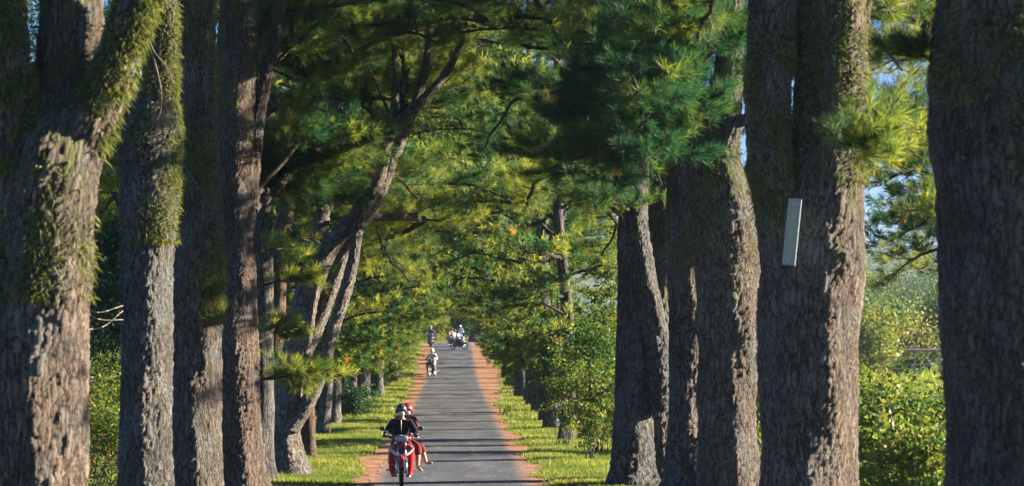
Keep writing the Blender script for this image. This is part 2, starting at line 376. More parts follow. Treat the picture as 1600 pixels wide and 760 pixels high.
def strip(name, m, l, r, off, y0=-30, y1=184, dy=.2, nx=9):
    y = np.arange(y0, y1, dy); t = np.linspace(0, 1, nx)[None]
    X = l(y)[:, None] * (1 - t) + r(y)[:, None] * t; Yg = np.repeat(y[:, None], nx, 1)
    Z = gh(X, Yg) + off
    V = np.stack([X, Yg, Z], -1).reshape(-1, 3)
    i = np.arange(len(y) - 1)[:, None] * nx; j = np.arange(nx - 1)[None]
    return new_mesh(name, V, np.stack([i + j, i + j + 1, i + nx + j + 1, i + nx + j], -1).reshape(-1, 4), m)
d = NB('dirt'); tc = d.n('ShaderNodeTexCoord').outputs['Object']
b1 = d.noise(tc, 1.2, 6, .65); b2 = d.noise(tc, 14., 5, .7)
dc = d.ramp(g and d.math('ADD', d.math('MULTIPLY', b1, .55), d.math('MULTIPLY', b2, .45)), [(.34, (.10, .06, .042)), (.47, (.27, .145, .09)), (.66, (.46, .28, .18))])
d.set('Base Color', dc); d.set('Roughness', .95); d.set('Specular IOR Level', .1)
bp = d.n('ShaderNodeBump', {'Height': b2, 'Strength': .7, 'Distance': .04}); d.t.links.new(bp.outputs[0], d.b.inputs['Normal'])
LW = lambda y: .5 + np.clip((y - 90) / 60, 0, 1) * .35 + wob(y, 2.2, .4) + wob(y * 2.7, .7, .15)
RW = lambda y: .38 + np.clip((y - 90) / 50, 0, 1) * 1.1 + wob(y, .4, .3) + wob(y * 2.9, 1.7, .12)
EL = lambda y: road_cx(y) - 1.48 + wob(y, 1.3, .14) - .1 * np.exp(-((y - 48) / 10) ** 2); ER = lambda y: road_cx(y) + 1.52 + wob(y, 4.1, .14) + .12 * np.exp(-((y - 48) / 12) ** 2)
tag(strip('dirt_verge', d.m, lambda y: EL(y) - LW(y), lambda y: EL(y) + .3, .006), kind='structure')
tag(strip('dirt_verge', d.m, lambda y: ER(y) - .3, lambda y: ER(y) + RW(y), .006), kind='structure')
a = NB('asphalt'); tc = a.n('ShaderNodeTexCoord').outputs['Object']
c1 = a.noise(a.vscale(tc, (.8, .25, 1)), 1., 4); c2 = a.noise(tc, 45., 4, .8); c3 = a.noise(tc, 9., 6, .75)
ac = a.ramp(a.math('ADD', a.math('MULTIPLY', c1, .5), a.math('MULTIPLY', c2, .5)), [(.35, (.044, .058, .083)), (.5, (.07, .088, .12)), (.68, (.13, .15, .18))])
c4 = a.noise(a.vscale(tc, (1.1, .35, 1)), 1., 6, .75)
ac = a.mix(a.ramp(c4, [(.45, .0), (.52, .45)]), ac, (.045, .05, .06))
ac = a.mix(a.ramp(c3, [(.60, 0.), (.72, .55)]), ac, (.26, .22, .18))
xx = a.math('ABSOLUTE', a.n('ShaderNodeSeparateXYZ', {0: tc}).outputs[0])
ed = a.math('ADD', a.math('MULTIPLY', a.math('SUBTRACT', xx, 1.15), 1.6), a.math('MULTIPLY', a.math('SUBTRACT', c3, .5), 1.6))
ac = a.mix(a.ramp(ed, [(.25, 0.), (.75, .8)]), ac, (.33, .2, .135))
a.set('Base Color', ac); a.set('Roughness', a.ramp(c1, [(.3, .62), (.7, .85)])); a.set('Specular IOR Level', .35)
bp = a.n('ShaderNodeBump', {'Height': c2, 'Strength': .5, 'Distance': .012}); a.t.links.new(bp.outputs[0], a.b.inputs['Normal'])
tag(strip('road', a.m, EL, ER, .012, nx=13), kind='structure')
# cross road on the crest
cr = [(-16, 182, 186), (-6, 184, 189), (-2.4, 183.8, 191), (0, 183.8, 199), (1.3, 183.8, 206), (2.0, 185, 206)]
cx_ = np.linspace(-16, 2., 60); lo = np.interp(cx_, [c[0] for c in cr], [c[1] for c in cr]); hi = np.interp(cx_, [c[0] for c in cr], [c[2] for c in cr])
t = np.linspace(0, 1, 6)[None]; Yc = lo[:, None] * (1 - t) + hi[:, None] * t; Xc = np.repeat(cx_[:, None], 6, 1)
V = np.stack([Xc, Yc, gh(Xc, Yc) + .02], -1).reshape(-1, 3); i = np.arange(59)[:, None] * 6; j = np.arange(5)[None]
tag(new_mesh('cross_road', V, np.stack([i + j, i + 6 + j, i + 6 + j + 1, i + j + 1], -1).reshape(-1, 4), a.m), kind='structure')
tag(new_mesh('dirt_track', *(lambda X, Y: (np.stack([X, Y, gh(X, Y) + .012], -1).reshape(-1, 3), (np.arange(39)[:, None] * 5 + np.arange(4)[None])[..., None].reshape(-1, 1) + np.array([[0, 5, 6, 1]])))(
    np.repeat(np.linspace(-18, .2, 40)[:, None], 5, 1), np.interp(np.linspace(-18, .2, 40), [-18, -6, -1, .2], [186, 189, 193, 200])[:, None] - 1.5 + np.linspace(0, 1, 5)[None] * 7), d.m), kind='structure')
# hills
hm = mat('hill', (.03, .065, .05), .9, noise=.5)
rr = np.random.default_rng(2)
xs = np.linspace(-1800, 1800, 240); ys = np.linspace(1500, 2600, 30)
def hz(X, Y):
    e = np.sin((Y - 1500) / 1100 * math.pi)
    return -20 + e * (75 + 25 * np.sin(X * .0042 + 1) + 14 * np.sin(X * .011 + 2.) + 6 * np.sin(X * .031) + 3 * np.sin(X * .09 + Y * .02))
tag(grid_mesh(xs, ys, hz, 'hills', hm), kind='structure')
# grass on the verges
def grass(name, seed, zones):
    rng = np.random.default_rng(seed); P = []; S = []; T = []
    for (x0, x1, y0, y1, n, h) in zones:
        X = rng.uniform(x0, x1, n); Y = y0 + (y1 - y0) * rng.random(n) ** 1.0
        e = np.where(X < 0, EL(Y) - LW(Y), ER(Y) + RW(Y))
        dist = np.where(X < 0, e - X, X - e)
        keep = rng.random(n) < np.clip(.35 + dist * 2.2 + .3 * np.sin(X * 5 + Y * 2.3) * np.sin(Y * 3.7), .0, 1); 
        patch = np.sin(X * 2.1 + Y * .7) + np.sin(Y * 1.9 - X) + rng.normal(0, .6, n)
        X, Y, patch = X[keep], Y[keep], patch[keep]
        P.append(np.stack([X, Y, gh(X, Y)], 1)); S.append(h * (.5 + rng.random(len(X)) * .9) * (1 + .25 * patch.clip(-1, 2))); T.append(np.clip(.5 + .13 * patch + rng.normal(0, .16, len(X)), 0, 1))
    P, S, T = np.concatenate(P), np.concatenate(S), np.concatenate(T)
    N = len(P); az = rng.random(N) * 6.28; wd = (S * .16)[:, None] * np.stack([np.cos(az), np.sin(az), 0 * az], 1)
    lean = rng.normal(0, .45, (N, 3)) * S[:, None]; lean[:, 2] = S
    V = np.stack([P - wd, P + wd, P + lean], 1).reshape(-1, 3)
    o = new_mesh(name, V, np.arange(3 * N).reshape(-1, 3), GRASS, None, {'tint': np.repeat(T, 3)}, smooth=False)
    return tag(o, kind='stuff')
tag(grass('grass', 1, [(-7, -1.9, 42, 80, 200000, .062), (-7, -2, 80, 195, 160000, .10), (1.6, 7, 42, 80, 200000, .062), (1.6, 7, 80, 182, 160000, .10)]),
    'short yellow green grass growing on both sides of the road', 'grass')
tag(grass('field_grass', 2, [(7, 60, 60, 260, 90000, .35), (-40, -7, 60, 260, 50000, .35), (2.5, 12, 188, 260, 40000, .3), (-12, -2, 190, 260, 30000, .3)]),
    'taller meadow grass in the open fields beside the avenue', 'grass')
# leaf litter on road and dirt
rg = np.random.default_rng(8); n = 15000
X = rg.normal(0, 2.2, n).clip(-5.5, 5.5); Y = rg.uniform(42, 180, n)
lit = leaf_material('litter', [(0, (.2, .1, .05)), (.6, (.4, .28, .16)), (1, (.6, .5, .35))], .1)
V, Q, tt = leaves(np.stack([X, Y, gh(X, Y) + .025], 1), np.full(n, .05), rg.random(n), rg, 6, .35)
tag(new_mesh('leaf_litter', V, Q, lit, None, {'tint': tt}, smooth=False), 'dry needles and leaves scattered over the asphalt', 'leaf litter', kind='stuff')
# ------------------------------------------------------------------ trees
ORD = ['first', 'second', 'third', 'fourth', 'fifth', 'sixth', 'seventh', 'eighth', 'ninth', 'tenth', 'eleventh', 'twelfth', 'thirteenth', 'fourteenth', 'fifteenth',
       'sixteenth', 'seventeenth', 'eighteenth', 'nineteenth', 'twentieth', 'twenty-first', 'twenty-second', 'twenty-third', 'twenty-fourth', 'twenty-fifth', 'twenty-sixth', 'twenty-seventh', 'twenty-eighth', 'twenty-ninth', 'thirtieth']
def moss_on(path, rad, t0, t1, n, rng, az=None, hang=.6, size=.07, out=.02):
    """little curly strands sitting on a stem; returns leaf arrays"""
    P = np.asarray(path); L = np.concatenate([[0], np.cumsum(np.linalg.norm(np.diff(P, axis=0), axis=1))])
    n = int(n * .95); nc = max(6, n // 150); ct = rng.uniform(t0, t1, nc); ca = (rng.random(nc) * 6.28) if az is None else rng.uniform(az[0], az[1], nc)
    k = rng.integers(0, nc, n); u = np.clip(ct[k] + rng.normal(0, .022, n), t0, 1) * L[-1]; th = ca[k] + rng.normal(0, .3, n)
    C = smooth_interp(L, P, u); r = np.interp(u, L, np.broadcast_to(rad, (len(P),)))
    D = smooth_interp(L, np.gradient(P, axis=0), u); D = unit(D)
    a = unit(np.cross(D, [0, 1., 0.01])); b = np.cross(D, a)     # a ~ +-X, b ~ Y
    nv = np.cos(th)[:, None] * a + np.sin(th)[:, None] * b
    p0 = C + nv * (r + out * .5)[:, None]
    l = size * (.5 + rng.random(n)); dd = unit(nv * .55 + rng.normal(0, .45, (n, 3)) + np.array([0, 0, -hang]))
    p1 = p0 + dd * (l * .5)[:, None] + nv * (out * rng.random(n))[:, None]; p2 = p1 + unit(dd + np.array([0, 0, -hang]) + rng.normal(0, .4, (n, 3))) * (l * .6)[:, None]
    w_ = unit(np.cross(dd, rng.normal(size=(n, 3)))) * (size * .075)
    V = np.stack([p0 - w_, p0 + w_, p1 + w_, p1 - w_, p2], 1).reshape(-1, 3); i = np.arange(n)[:, None] * 5
    Q = i + [0, 1, 2, 3]; T = i + [3, 2, 4]
    return V, Q, T, np.repeat(np.clip(rng.normal(.45, .22, n), 0, 1), 5)
tree_i = [0]
def pine(label, s, stems, side, boughs=(), crown=None, moss=(), bark=None, group=None, seg=96, rows=260, M=34, wd=.011, seed=0, tint=.45, twigs=(), tuft=.21):
    """stems: lists of (px, py, width px, depth offset m); the first one starts on the ground"""
    rng = np.random.default_rng(100 + seed + tree_i[0]); tree_i[0] += 1
    bx = (stems[0][0][0] - VX) / s; by = F / s; bz = float(gh(bx, by)); base = np.array([bx, by, bz])
    root = empty('pine_tree', base); tag(root, label, 'tree', group)
    bark = bark or BARK[tree_i[0] % 4]
    paths = []
    for q, st in enumerate(stems):
        P = np.array([at(p[0], p[1], s, p[3] if len(p) > 3 else 0) for p in st]) - base
        r = np.array([p[2] / s / 2 for p in st])
        if q == 0:
            r0 = r[0]; z0 = P[1][2] if len(P) > 1 else 1
            zz = [-.15, .05, .3, .7, 1.2]; zz = [z for z in zz if z < P[1][2] - .3]
            add = np.array([[P[0][0] + (P[1][0] - P[0][0]) * max(z, 0) / z0, P[0][1], z] for z in zz]); ar = np.array([r0 * f for f in [1.6, 1.45, 1.2, 1.07, 1.0][:len(zz)]])
            P = np.vstack([add, P[1:]]); r = np.concatenate([ar, r[1:]])
        m = MB(); m.tube(P, r, seg if q == 0 else max(24, seg * 2 // 3), True, k=.06, rows=rows if q == 0 else rows * 2 // 3, rng=rng)
        m.build('trunk' if q == 0 else 'limb', bark if q == 0 or r[0] * s * 2 > 22 else BRANCH, root, bc=True)
        paths.append((P, r))
    wood = MB(); fo = Foliage()
    for bgh in boughs:
        (x0, y0), (x1, y1, s1) = bgh[0], bgh[1]; dens = bgh[2] if len(bgh) > 2 else 1.; tn = bgh[3] if len(bgh) > 3 else tint
        p0 = at(x0, y0, s) - base; p1 = at(x1, y1, s1) - base; L = np.linalg.norm(p1 - p0)
        P = [p0, p0 * .65 + p1 * .35 + [0, 0, .10 * L] + rng.normal(0, .06 * L, 3), p0 * .3 + p1 * .7 + [0, 0, .08 * L] + rng.normal(0, .04 * L, 3), p1]
        populate(wood, fo, P, (.018 + .010 * L) * (.6 if len(bgh) > 4 else 1), rng, tn, dens, start=bgh[4] if len(bgh) > 4 else (.3 if L < 3 else .2), tuft=tuft, twig=.7 if len(bgh) > 4 else 1.25)
    for c in (crown or []):
        auto_crown(wood, fo, paths[c['stem']][0], c['z0'], c['z1'], c['nb'], side, rng, c.get('dens', 1.), c.get('lowk', 1.), c.get('tint', tint), c.get('cut') or ((lambda z, fc: fc < .6 and rng.random() < .7) if side < 0 else None), c.get('Lmax', 5.2))
    if wood.V: wood.build('branches', BRANCH, root, bc=True)
    o = fo.mesh('foliage', root, M, wd, rng)
    if moss:
        VV = []; QQ = []; TT = []; tt = []; n0 = 0
        for (st, t0, t1, n, az, size) in moss:
            V, Q, T, t_ = moss_on(paths[st][0], paths[st][1], t0, t1, n, rng, az, size=size)
            VV.append(V); QQ.append(Q + n0); TT.append(T + n0); tt.append(t_); n0 += len(V)
        new_mesh('moss', np.concatenate(VV), [np.concatenate(QQ), np.concatenate(TT)], MOSS, root, {'tint': np.concatenate(tt)}, smooth=False)
    for tw in twigs:
        m = MB(); P = np.array([at(p[0], p[1], s, p[2] if len(p) > 2 else -.5) for p in tw]) - base
        m.tube(P, np.linspace(.013, .005, len(P)), 6, rows=24); m.build('bare_twig', DRY, root)
    return root, paths
DRY = mat('dry_wood', (.13, .10, .08), .85, noise=.4)
GL, GR = 'old pines lining the left side of the road', 'old pines lining the right side of the road'
# --- left row, nearest first
pine('massive mossy pine forking in three at left edge of frame', 160, [
    [(58, 900, 150), (56, 700, 150), (60, 500, 156), (66, 350, 158), (78, 260, 150), (96, 190, 118, .25), (108, 60, 100, .3), (112, -120, 92, .3), (118, -600, 70, .3)],
    [(40, 330, 96, -.1), (22, 240, 84, -.1), (8, 120, 76, -.1), (-2, 0, 66, -.1), (-20, -200, 55, -.1)],
    [(92, 330, 90, -.05), (122, 240, 76, -.05), (160, 150, 66, -.05), (196, 60, 58, -.05), (226, -20, 54, -.05), (300, -180, 44, -.05), (420, -420, 30, 0.)]], 1,
    crown=[dict(stem=0, z0=8.2, z1=12.5, nb=11, Lmax=3.8, lowk=.6)],
    moss=[(0, .35, .45, 3000, None, .09), (1, .12, 1., 11000, None, .09), (2, .1, .8, 9000, None, .09)], bark=BARK[0], group=GL, seg=140, rows=420, seed=1)
pine('pine with a swollen mossy collar at its knotted top left of road', 120, [
    [(226, 890, 84), (228, 600, 80), (231, 420, 82), (233, 300, 86), (235, 215, 92), (240, 180, 86), (248, 150, 50), (254, 60, 42), (256, -60, 40), (258, -420, 30)]], 1,
    boughs=[((200, 350), (148, 338, 112), 1., .8), ((250, 30), (205, 90, 118), 1.)],
    crown=[dict(stem=0, z0=8.2, z1=12.5, nb=10, Lmax=4)],
    moss=[(0, .40, .70, 7000, None, .075)], twigs=[[(226, 38), (240, 80), (262, 108), (272, 135)], [(236, 80), (247, 118), (252, 150), (246, 185), (222, 200)]], bark=BARK[1], group=GL, seg=110, rows=340, seed=2)
pine('slim straight pine draped in moss with bulge at mid height', 100, [
    [(305, 850, 80), (306, 650, 77), (308, 460, 78), (310, 380, 76), (312, 330, 66), (308, 300, 66), (305, 230, 62), (305, 100, 62), (303, -40, 62), (303, -480, 40)]], 1,
    crown=[dict(stem=0, z0=8.8, z1=13, nb=12, Lmax=4.6)],
    moss=[(0, .25, .85, 10000, None, .07), (0, .26, .34, 2200, (1.8, 3.4), .08)], twigs=[[(275, 240), (290, 262), (305, 285), (318, 300)]], bark=BARK[2], group=GL, seg=100, rows=330, seed=3)
pine('dark pine with knots and a lit right flank left of road', 83, [
    [(378, 790, 70), (376, 650, 64), (370, 480, 61), (368, 300, 60), (370, 190, 64), (371, 100, 66), (374, 20, 60), (378, -120, 50), (380, -420, 34)],
    [(390, 320, 26), (402, 190, 22), (418, 110, 18), (430, 60, 14), (438, -20, 9), (442, -120, 5)]], 1,
    boughs=[((396, 452), (488, 442, 82), 2.2, .6, .45), ((396, 600), (515, 588, 82), 2.4, .6, .4), ((396, 590), (480, 605, 80), 2.2, .55, .4), ((396, 540), (460, 520, 81), 2.2, .5, .45), ((396, 400), (470, 415, 80), 1.8, .5, .5), ((398, 300), (560, 230, 79), 1.7, .3), ((398, 300), (540, 320, 76), 1.7, .3), ((398, 280), (480, 310, 78), 1.6, .35, .4), ((398, 200), (480, 170, 79), 1.4, .45), ((390, 60), (520, 20, 80), 1.5, .5), ((390, 120), (540, 120, 76), 1.5, .5), ((398, 300), (590, 262, 76), 1.6, .3),
            ((398, 270), (520, 300, 74), 1.4, .35), ((398, 260), (470, 240, 78), 1.3, .3), ((390, 120), (470, 60, 80), 1.2, .3), ((390, 60), (560, 60, 76), 1.2), ((395, 330), (500, 330, 72), 1.2, .3)],
    crown=[dict(stem=0, z0=8.5, z1=13.5, nb=16)], moss=[(0, .55, .75, 1800, None, .06), (1, .0, 1, 900, None, .06)], bark=BARK[3], group=GL, seg=90, rows=320, M=60, wd=.0075, seed=4)
pine('thin pine just behind the dark knotted one on the left', 77, [
    [(407, 770, 40), (409, 600, 38), (408, 420, 36), (412, 200, 34), (414, 60, 30), (416, -300, 22)]], 1,
    crown=[dict(stem=0, z0=8.0, z1=13, nb=10, Lmax=3.5)], group=GL, bark=BARKF[0], seg=64, rows=200, seed=5)
pine('big leaning multi-stemmed pine with scaly bark arching over the left verge', 73, [
    [(450, 741, 52), (447, 690, 46), (449, 620, 45), (464, 540, 42), (488, 440, 37), (516, 385, 29), (556, 338, 24), (590, 285, 18), (604, 220, 18), (640, 178, 16), (700, 110, 10), (730, 40, 7), (745, -40, 4)],
    [(470, 560, 26, .2), (502, 490, 24, .2), (532, 410, 22, .2), (557, 360, 19, .2), (585, 320, 20, .2), (612, 250, 20, .2), (650, 160, 14, .2), (668, 80, 10, .2), (672, 0, 5, .2)],
    [(454, 668, 30, -.15), (474, 640, 25, -.2), (493, 606, 21, -.2), (508, 560, 19, -.2), (524, 505, 18, -.2), (541, 452, 18, -.2), (553, 400, 17, -.2), (563, 340, 15, -.1), (585, 300, 18), (605, 220, 15), (618, 150, 11), (615, 60, 5)],
    [(480, 470, 26, .5), (496, 380, 26, .6), (508, 300, 22, .6), (520, 180, 16, .6), (528, 80, 10, .6), (530, -60, 5, .6)]], 1,
    boughs=[((600, 225), (700, 110, 70), 1.0, .85), ((630, 185), (650, 60, 70), 1.0, .85), ((610, 200), (560, 90, 72), 1.0, .85), ((640, 180), (740, 60, 72), 1.0, .85), ((605, 220), (500, 140, 72), 1.4, .4),  # highest tints paint sunlit highlights into the top tufts
            ((590, 285), (680, 330, 70), 1.1, .5), ((600, 250), (640, 380, 66), 1., .5), ((560, 340), (640, 440, 64), 1., .75), ((640, 180), (790, 150, 68), 1.0, .7), ((630, 190), (620, 10, 70), 1.0, .85), ((560, 100), (480, 20, 72), 1.2, .3),
            ((560, 340), (600, 400, 68), 1.2, .85)],
    crown=[dict(stem=3, z0=7.5, z1=9.4, nb=5, Lmax=3.5)], bark=bark_material('bark_pale', 51, .03, (9, .3), ((.065, .056, .052), (.19, .165, .148), (.38, .335, .295)), 1.3), group=GL, seg=80, rows=300, M=50, wd=.008, seed=6)
pine('short stout pine behind the leaning multi-stemmed one', 65, [[(481, 715, 22), (480, 600, 20), (476, 420, 30), (490, 300, 26), (500, 150, 20), (500, -250, 14)]], 1,
    crown=[dict(stem=0, z0=5.2, z1=13, nb=22)], bark=BARKR, group=GL, seg=48, rows=120, seed=7)
pine('leaning reddish trunk seen behind the dark knotted pine', 68, [[(431, 725, 30), (432, 480, 28), (440, 370, 26), (452, 310, 24), (466, 240, 20), (480, 120, 18), (490, -200, 12)]], 1,
    crown=[dict(stem=0, z0=7.2, z1=13, nb=14, Lmax=4)], bark=BARKR, group=GL, seg=48, rows=120, seed=8)
# --- right row
pine('massive dark pine with hanging moss at right edge of frame', 180, [
    [(1584, 1080, 210), (1582, 760, 200), (1580, 500, 208), (1576, 250, 226), (1570, 60, 226), (1566, -120, 190), (1560, -560, 120)]], -1,
    boughs=[((1478, 100), (1430, 90, 180), 1.2, .4, .6)],
    crown=[dict(stem=0, z0=8., z1=9.5, nb=5, Lmax=3)], moss=[(0, .50, .78, 3600, (.2, 2.2), .085)], bark=BARK[3], group=GR, seg=150, rows=420, M=60, wd=.006, seed=11)
pine('pine set back from the row, its boughs filling the gap beside the right edge trunk', 90, [
    [(1530, 812, 60), (1530, 600, 56), (1528, 300, 48), (1526, 0, 38), (1526, -200, 30)]], -1,
    boughs=[((1528, 60), (1370, 30, 92), 1.3, .6), ((1528, 140), (1365, 110, 88), 1.3, .7), ((1528, 200), (1385, 200, 92), 1.2, .65), ((1528, 260), (1430, 260, 86), 1.1, .6), ((1528, 340), (1385, 380, 88), 1.2, .15), ((1528, 380), (1420, 330, 92), .9, .7),
            ((1528, 420), (1440, 420, 88), .9, .7), ((1528, 400), (1395, 430, 90), 1., .6), ((1528, 360), (1430, 385, 84), 1., .3), ((1528, 280), (1375, 290, 92), 1.1, .6), ((1528, 330), (1400, 350, 80), 1.1, .2), ((1528, 100), (1440, 60, 84), 1.1, .75), ((1528, 0), (1420, -20, 86), 1.1, .7), ((1528, 300), (1440, 200, 84), 1., .8)],
    crown=[dict(stem=0, z0=7.4, z1=12.5, nb=30, Lmax=3.6, dens=1.2, cut=lambda z, fc: False)], bark=BARK[1], group=GR, seg=64, rows=160, M=44, wd=.010, seed=21)  # dense upper crown added to shade the neighbouring pines
pine('huge twin-stemmed pine carrying a pale framed panel', 129, [
    [(1262, 925, 160), (1262, 760, 152), (1264, 560, 150), (1270, 420, 150), (1284, 320, 128, .05), (1294, 200, 118, .1), (1300, 80, 112, .1), (1298, -60, 108, .1), (1300, -520, 70, .1)],
    [(1236, 430, 90, -.05), (1216, 340, 70, -.1), (1204, 250, 68, -.1), (1198, 150, 72, -.1), (1206, 60, 74, -.1), (1210, -60, 70, -.1), (1216, -400, 46, 0)]], -1,
    boughs=[((1240, 30), (1090, 60, 110), .8), ((1340, 130), (1410, 110, 120), .8, .7), ((1340, 60), (1400, 20, 120), .9, .7), ((1350, 240), (1410, 200, 118), .8, .7), ((1335, 245), (1362, 240, 146), 1.4, .55, .75)],
    crown=[dict(stem=0, z0=7.8, z1=9.6, nb=7, Lmax=4)], moss=[(1, .1, .75, 3400, (.2, 2.6), .08), (0, .45, .75, 3800, (.3, 3.2), .08)], bark=BARK[0], group=GR, seg=140, rows=420, M=56, wd=.007, seed=12)
pine('broad dark pine with thick curved branch stub beside twin-stemmed one', 100, [
    [(1140, 840, 96), (1138, 700, 92), (1138, 520, 90), (1134, 400, 100), (1120, 310, 110), (1112, 260, 96), (1126, 190, 62), (1140, 100, 46), (1146, -60, 40), (1150, -480, 30)],
    [(1096, 330, 44, -.1), (1082, 260, 36, -.1), (1078, 180, 32, -.1), (1086, 90, 26, -.1), (1092, 0, 24, -.1), (1098, -300, 18)],
    [(1112, 270, 50, -.2), (1134, 225, 24, -.3), (1152, 190, 18, -.3), (1168, 186, 14, -.3), (1186, 170, 10, -.3)],
    [(1150, 330, 40, 0), (1172, 280, 30, 0), (1190, 220, 24, .1), (1196, 120, 20, .1), (1200, -100, 12, .1)]], -1,
    boughs=[((1085, 200), (1000, 200, 108), 1.6, .1), ((1085, 120), (1010, 150, 110), 1.5, .12), ((1090, 60), (1020, 60, 112), 1.5, .3), ((1085, 250), (1020, 260, 106), 1.5, .1), ((1090, 160), (930, 110, 98), 1.6, .2), ((1090, 250), (900, 250, 92), 1.7, .12), ((1085, 180), (900, 190, 96), 1.7, .1), ((1085, 200), (940, 150, 92), 1.7, .12), ((1085, 230), (920, 215, 88), 1.7, .1), ((1085, 170), (980, 260, 86), 1.6, .1), ((1090, 120), (900, 90, 84), 1.4, .2), ((1090, 60), (960, 20, 90), 1.2, .3), ((1085, 210), (1010, 110, 96), 1.5, .1), ((1085, 260), (960, 290, 84), 1.5, .15), ((1120, 100), (1160, 60, 104), 1., .3), ((1085, 200), (1040, 180, 92), 1.4, .1)],  # low tints paint the shade of this bough mass into its needles
    crown=[dict(stem=0, z0=8.3, z1=10, nb=9, tint=.3)], moss=[(0, .3, .5, 900, (.4, 2.6), .07)], bark=BARK[2], group=GR, seg=100, rows=360, M=54, wd=.008, seed=13)
pine('pine with sunlit forked stem, first of the tight cluster on the right', 79, [
    [(990, 760, 60), (988, 640, 54), (986, 520, 44), (986, 430, 42), (984, 350, 36), (988, 280, 28), (1000, 150, 24), (1010, 20, 22), (1020, -300, 14)],
    [(1034, 640, 44, -.1), (1030, 560, 44, -.1), (1016, 490, 40, -.12), (1004, 420, 36, -.12), (996, 345, 32, -.1), (1002, 250, 24), (1012, 120, 16), (1020, -80, 7)],
    [(1000, 310, 18, -.3), (955, 190, 14, -.5), (920, 118, 12, -.6), (880, 60, 10, -.6), (850, 20, 8, -.5), (815, -40, 4, -.4)]], -1,
    boughs=[((985, 330), (930, 330, 82), 1.4, .3), ((985, 300), (880, 180, 82), 1.5, .25), ((985, 280), (820, 240, 80), 1.5, .2), ((985, 330), (900, 290, 76), 1.5, .3), ((985, 300), (850, 240, 74), 1.4, .4), ((1000, 150), (880, 60, 76), 1.3, .4), ((990, 280), (820, 330, 68), 1.1, .7), ((1000, 200), (800, 140, 72), 1.2, .2), ((1005, 90), (800, 60, 70), 1.1, .35), ((990, 340), (940, 400, 72), 1., .6), ((1010, 40), (760, 10, 72), 1.2, .4), ((990, 250), (760, 230, 70), 1.2, .15)],
    crown=[dict(stem=0, z0=8., z1=11, nb=10, tint=.35)], bark=BARK[1], group=GR, seg=90, rows=300, M=50, wd=.008, seed=14)
pine('second trunk of the tight pine cluster on the right', 76, [[(1032, 752, 60), (1030, 640, 54), (1034, 460, 54), (1036, 300, 48), (1040, 100, 30), (1040, -300, 20)]], -1,
    crown=[dict(stem=0, z0=7.5, z1=11, nb=8)], bark=BARK[2], group=GR, seg=80, rows=260, seed=15)
pine('third trunk of the tight pine cluster on the right', 84, [[(1074, 776, 66), (1074, 640, 60), (1074, 480, 58), (1070, 330, 54), (1068, 150, 34), (1066, -300, 24)]], -1,
    crown=[dict(stem=0, z0=8, z1=10.5, nb=6)], bark=BARK[0], group=GR, seg=80, rows=260, seed=16)
# --- the rest of both rows: a few source trees, copied along the avenue
def far_source(side, v):
    rng = np.random.default_rng(700 + v * 7 + (side > 0)); root = empty('pine_tree', (0, 0, 0))
    H = 17 + rng.random() * 2; lean = side * (.25 + .5 * rng.random()); r = (.18, .22, .27, .30)[v]
    z = np.array([-.15, .05, .4, 1, 3, 6, 10, H]); x = lean * (np.abs(z) / H) ** 1.3 * 1.5 + .12 * np.sin(z * .7 + v); P = np.stack([x, .1 * np.cos(z * .6 + v * 2), z], 1)
    rad = r * np.array([1.5, 1.4, 1.15, 1.02, .92, .8, .55, .15])
    m = MB(); m.tube(P, rad, 28, True, k=.05, rows=70, rng=rng); m.build('trunk', BARKF[v % 3], root, bc=True)
    wood = MB(); fo = Foliage()
    cut = (lambda z, fc: (fc < .4 and rng.random() < .7)) if side < 0 else (lambda z, fc: False)
    auto_crown(wood, fo, P, 1.7 if side > 0 else 1.6, (H - .5) if side > 0 else 11.5, 62 if side > 0 else 50, side, rng, .68, 1.0, .5, cut, 5.2, 1.6)
    wood.build('branches', BRANCH, root, bc=True); fo.mesh('foliage', root, 20, .026, rng, 1.15)
    return root
def copy_tree(src, loc, rz, sc_=1.0):
    r = src.copy(); col.objects.link(r); r.location = loc; r.rotation_euler = (0, 0, rz); r.scale = (sc_,) * 3
    for ch in src.children:
        c = ch.copy(); col.objects.link(c); c.parent = r
    return r
rp = random.Random(4)
for side in (1, -1):
    srcs = [far_source(side, v) for v in range(4)]; used = [False] * 4
    if side == 1: spots = [(-3.78, 70.7), (-3.9, 77), (-3.6, 83.5), (-3.9, 90), (-3.7, 96), (-3.8, 102), (-3.4, 108)] + [(-3.6 + rp.uniform(-.25, .25), 114 + 6.4 * i + rp.uniform(-.8, .8)) for i in range(11)]
    else: spots = [(3.15, 66.3), (2.95, 74), (3.1, 80), (3.2, 86), (3.0, 92.5), (3.1, 99), (2.95, 105)] + [(3.2 + rp.uniform(-.2, .3), 111.5 + 6.4 * i + rp.uniform(-.8, .8)) for i in range(11)]
    for i, (x, y) in enumerate(spots):
        v = i % 4; loc = (x, y, float(gh(x, y)))
        if not used[v]: o = srcs[v]; o.location = loc; used[v] = True; o.rotation_euler = (0, 0, rp.uniform(-.2, .2))
        else: o = copy_tree(srcs[v], loc, rp.uniform(-.35, .35), rp.uniform(.92, 1.08))
        tag(o, '%s pine from the end cluster of the %s row, further along the road' % (ORD[i], 'left' if side == 1 else 'right') if False else
            'tall pine in the %s row of the avenue, %s one past the %s' % (('left', ORD[i], 'stout short trunk') if side == 1 else ('right', ORD[i], 'tight trunk cluster')), 'tree', GL if side == 1 else GR)
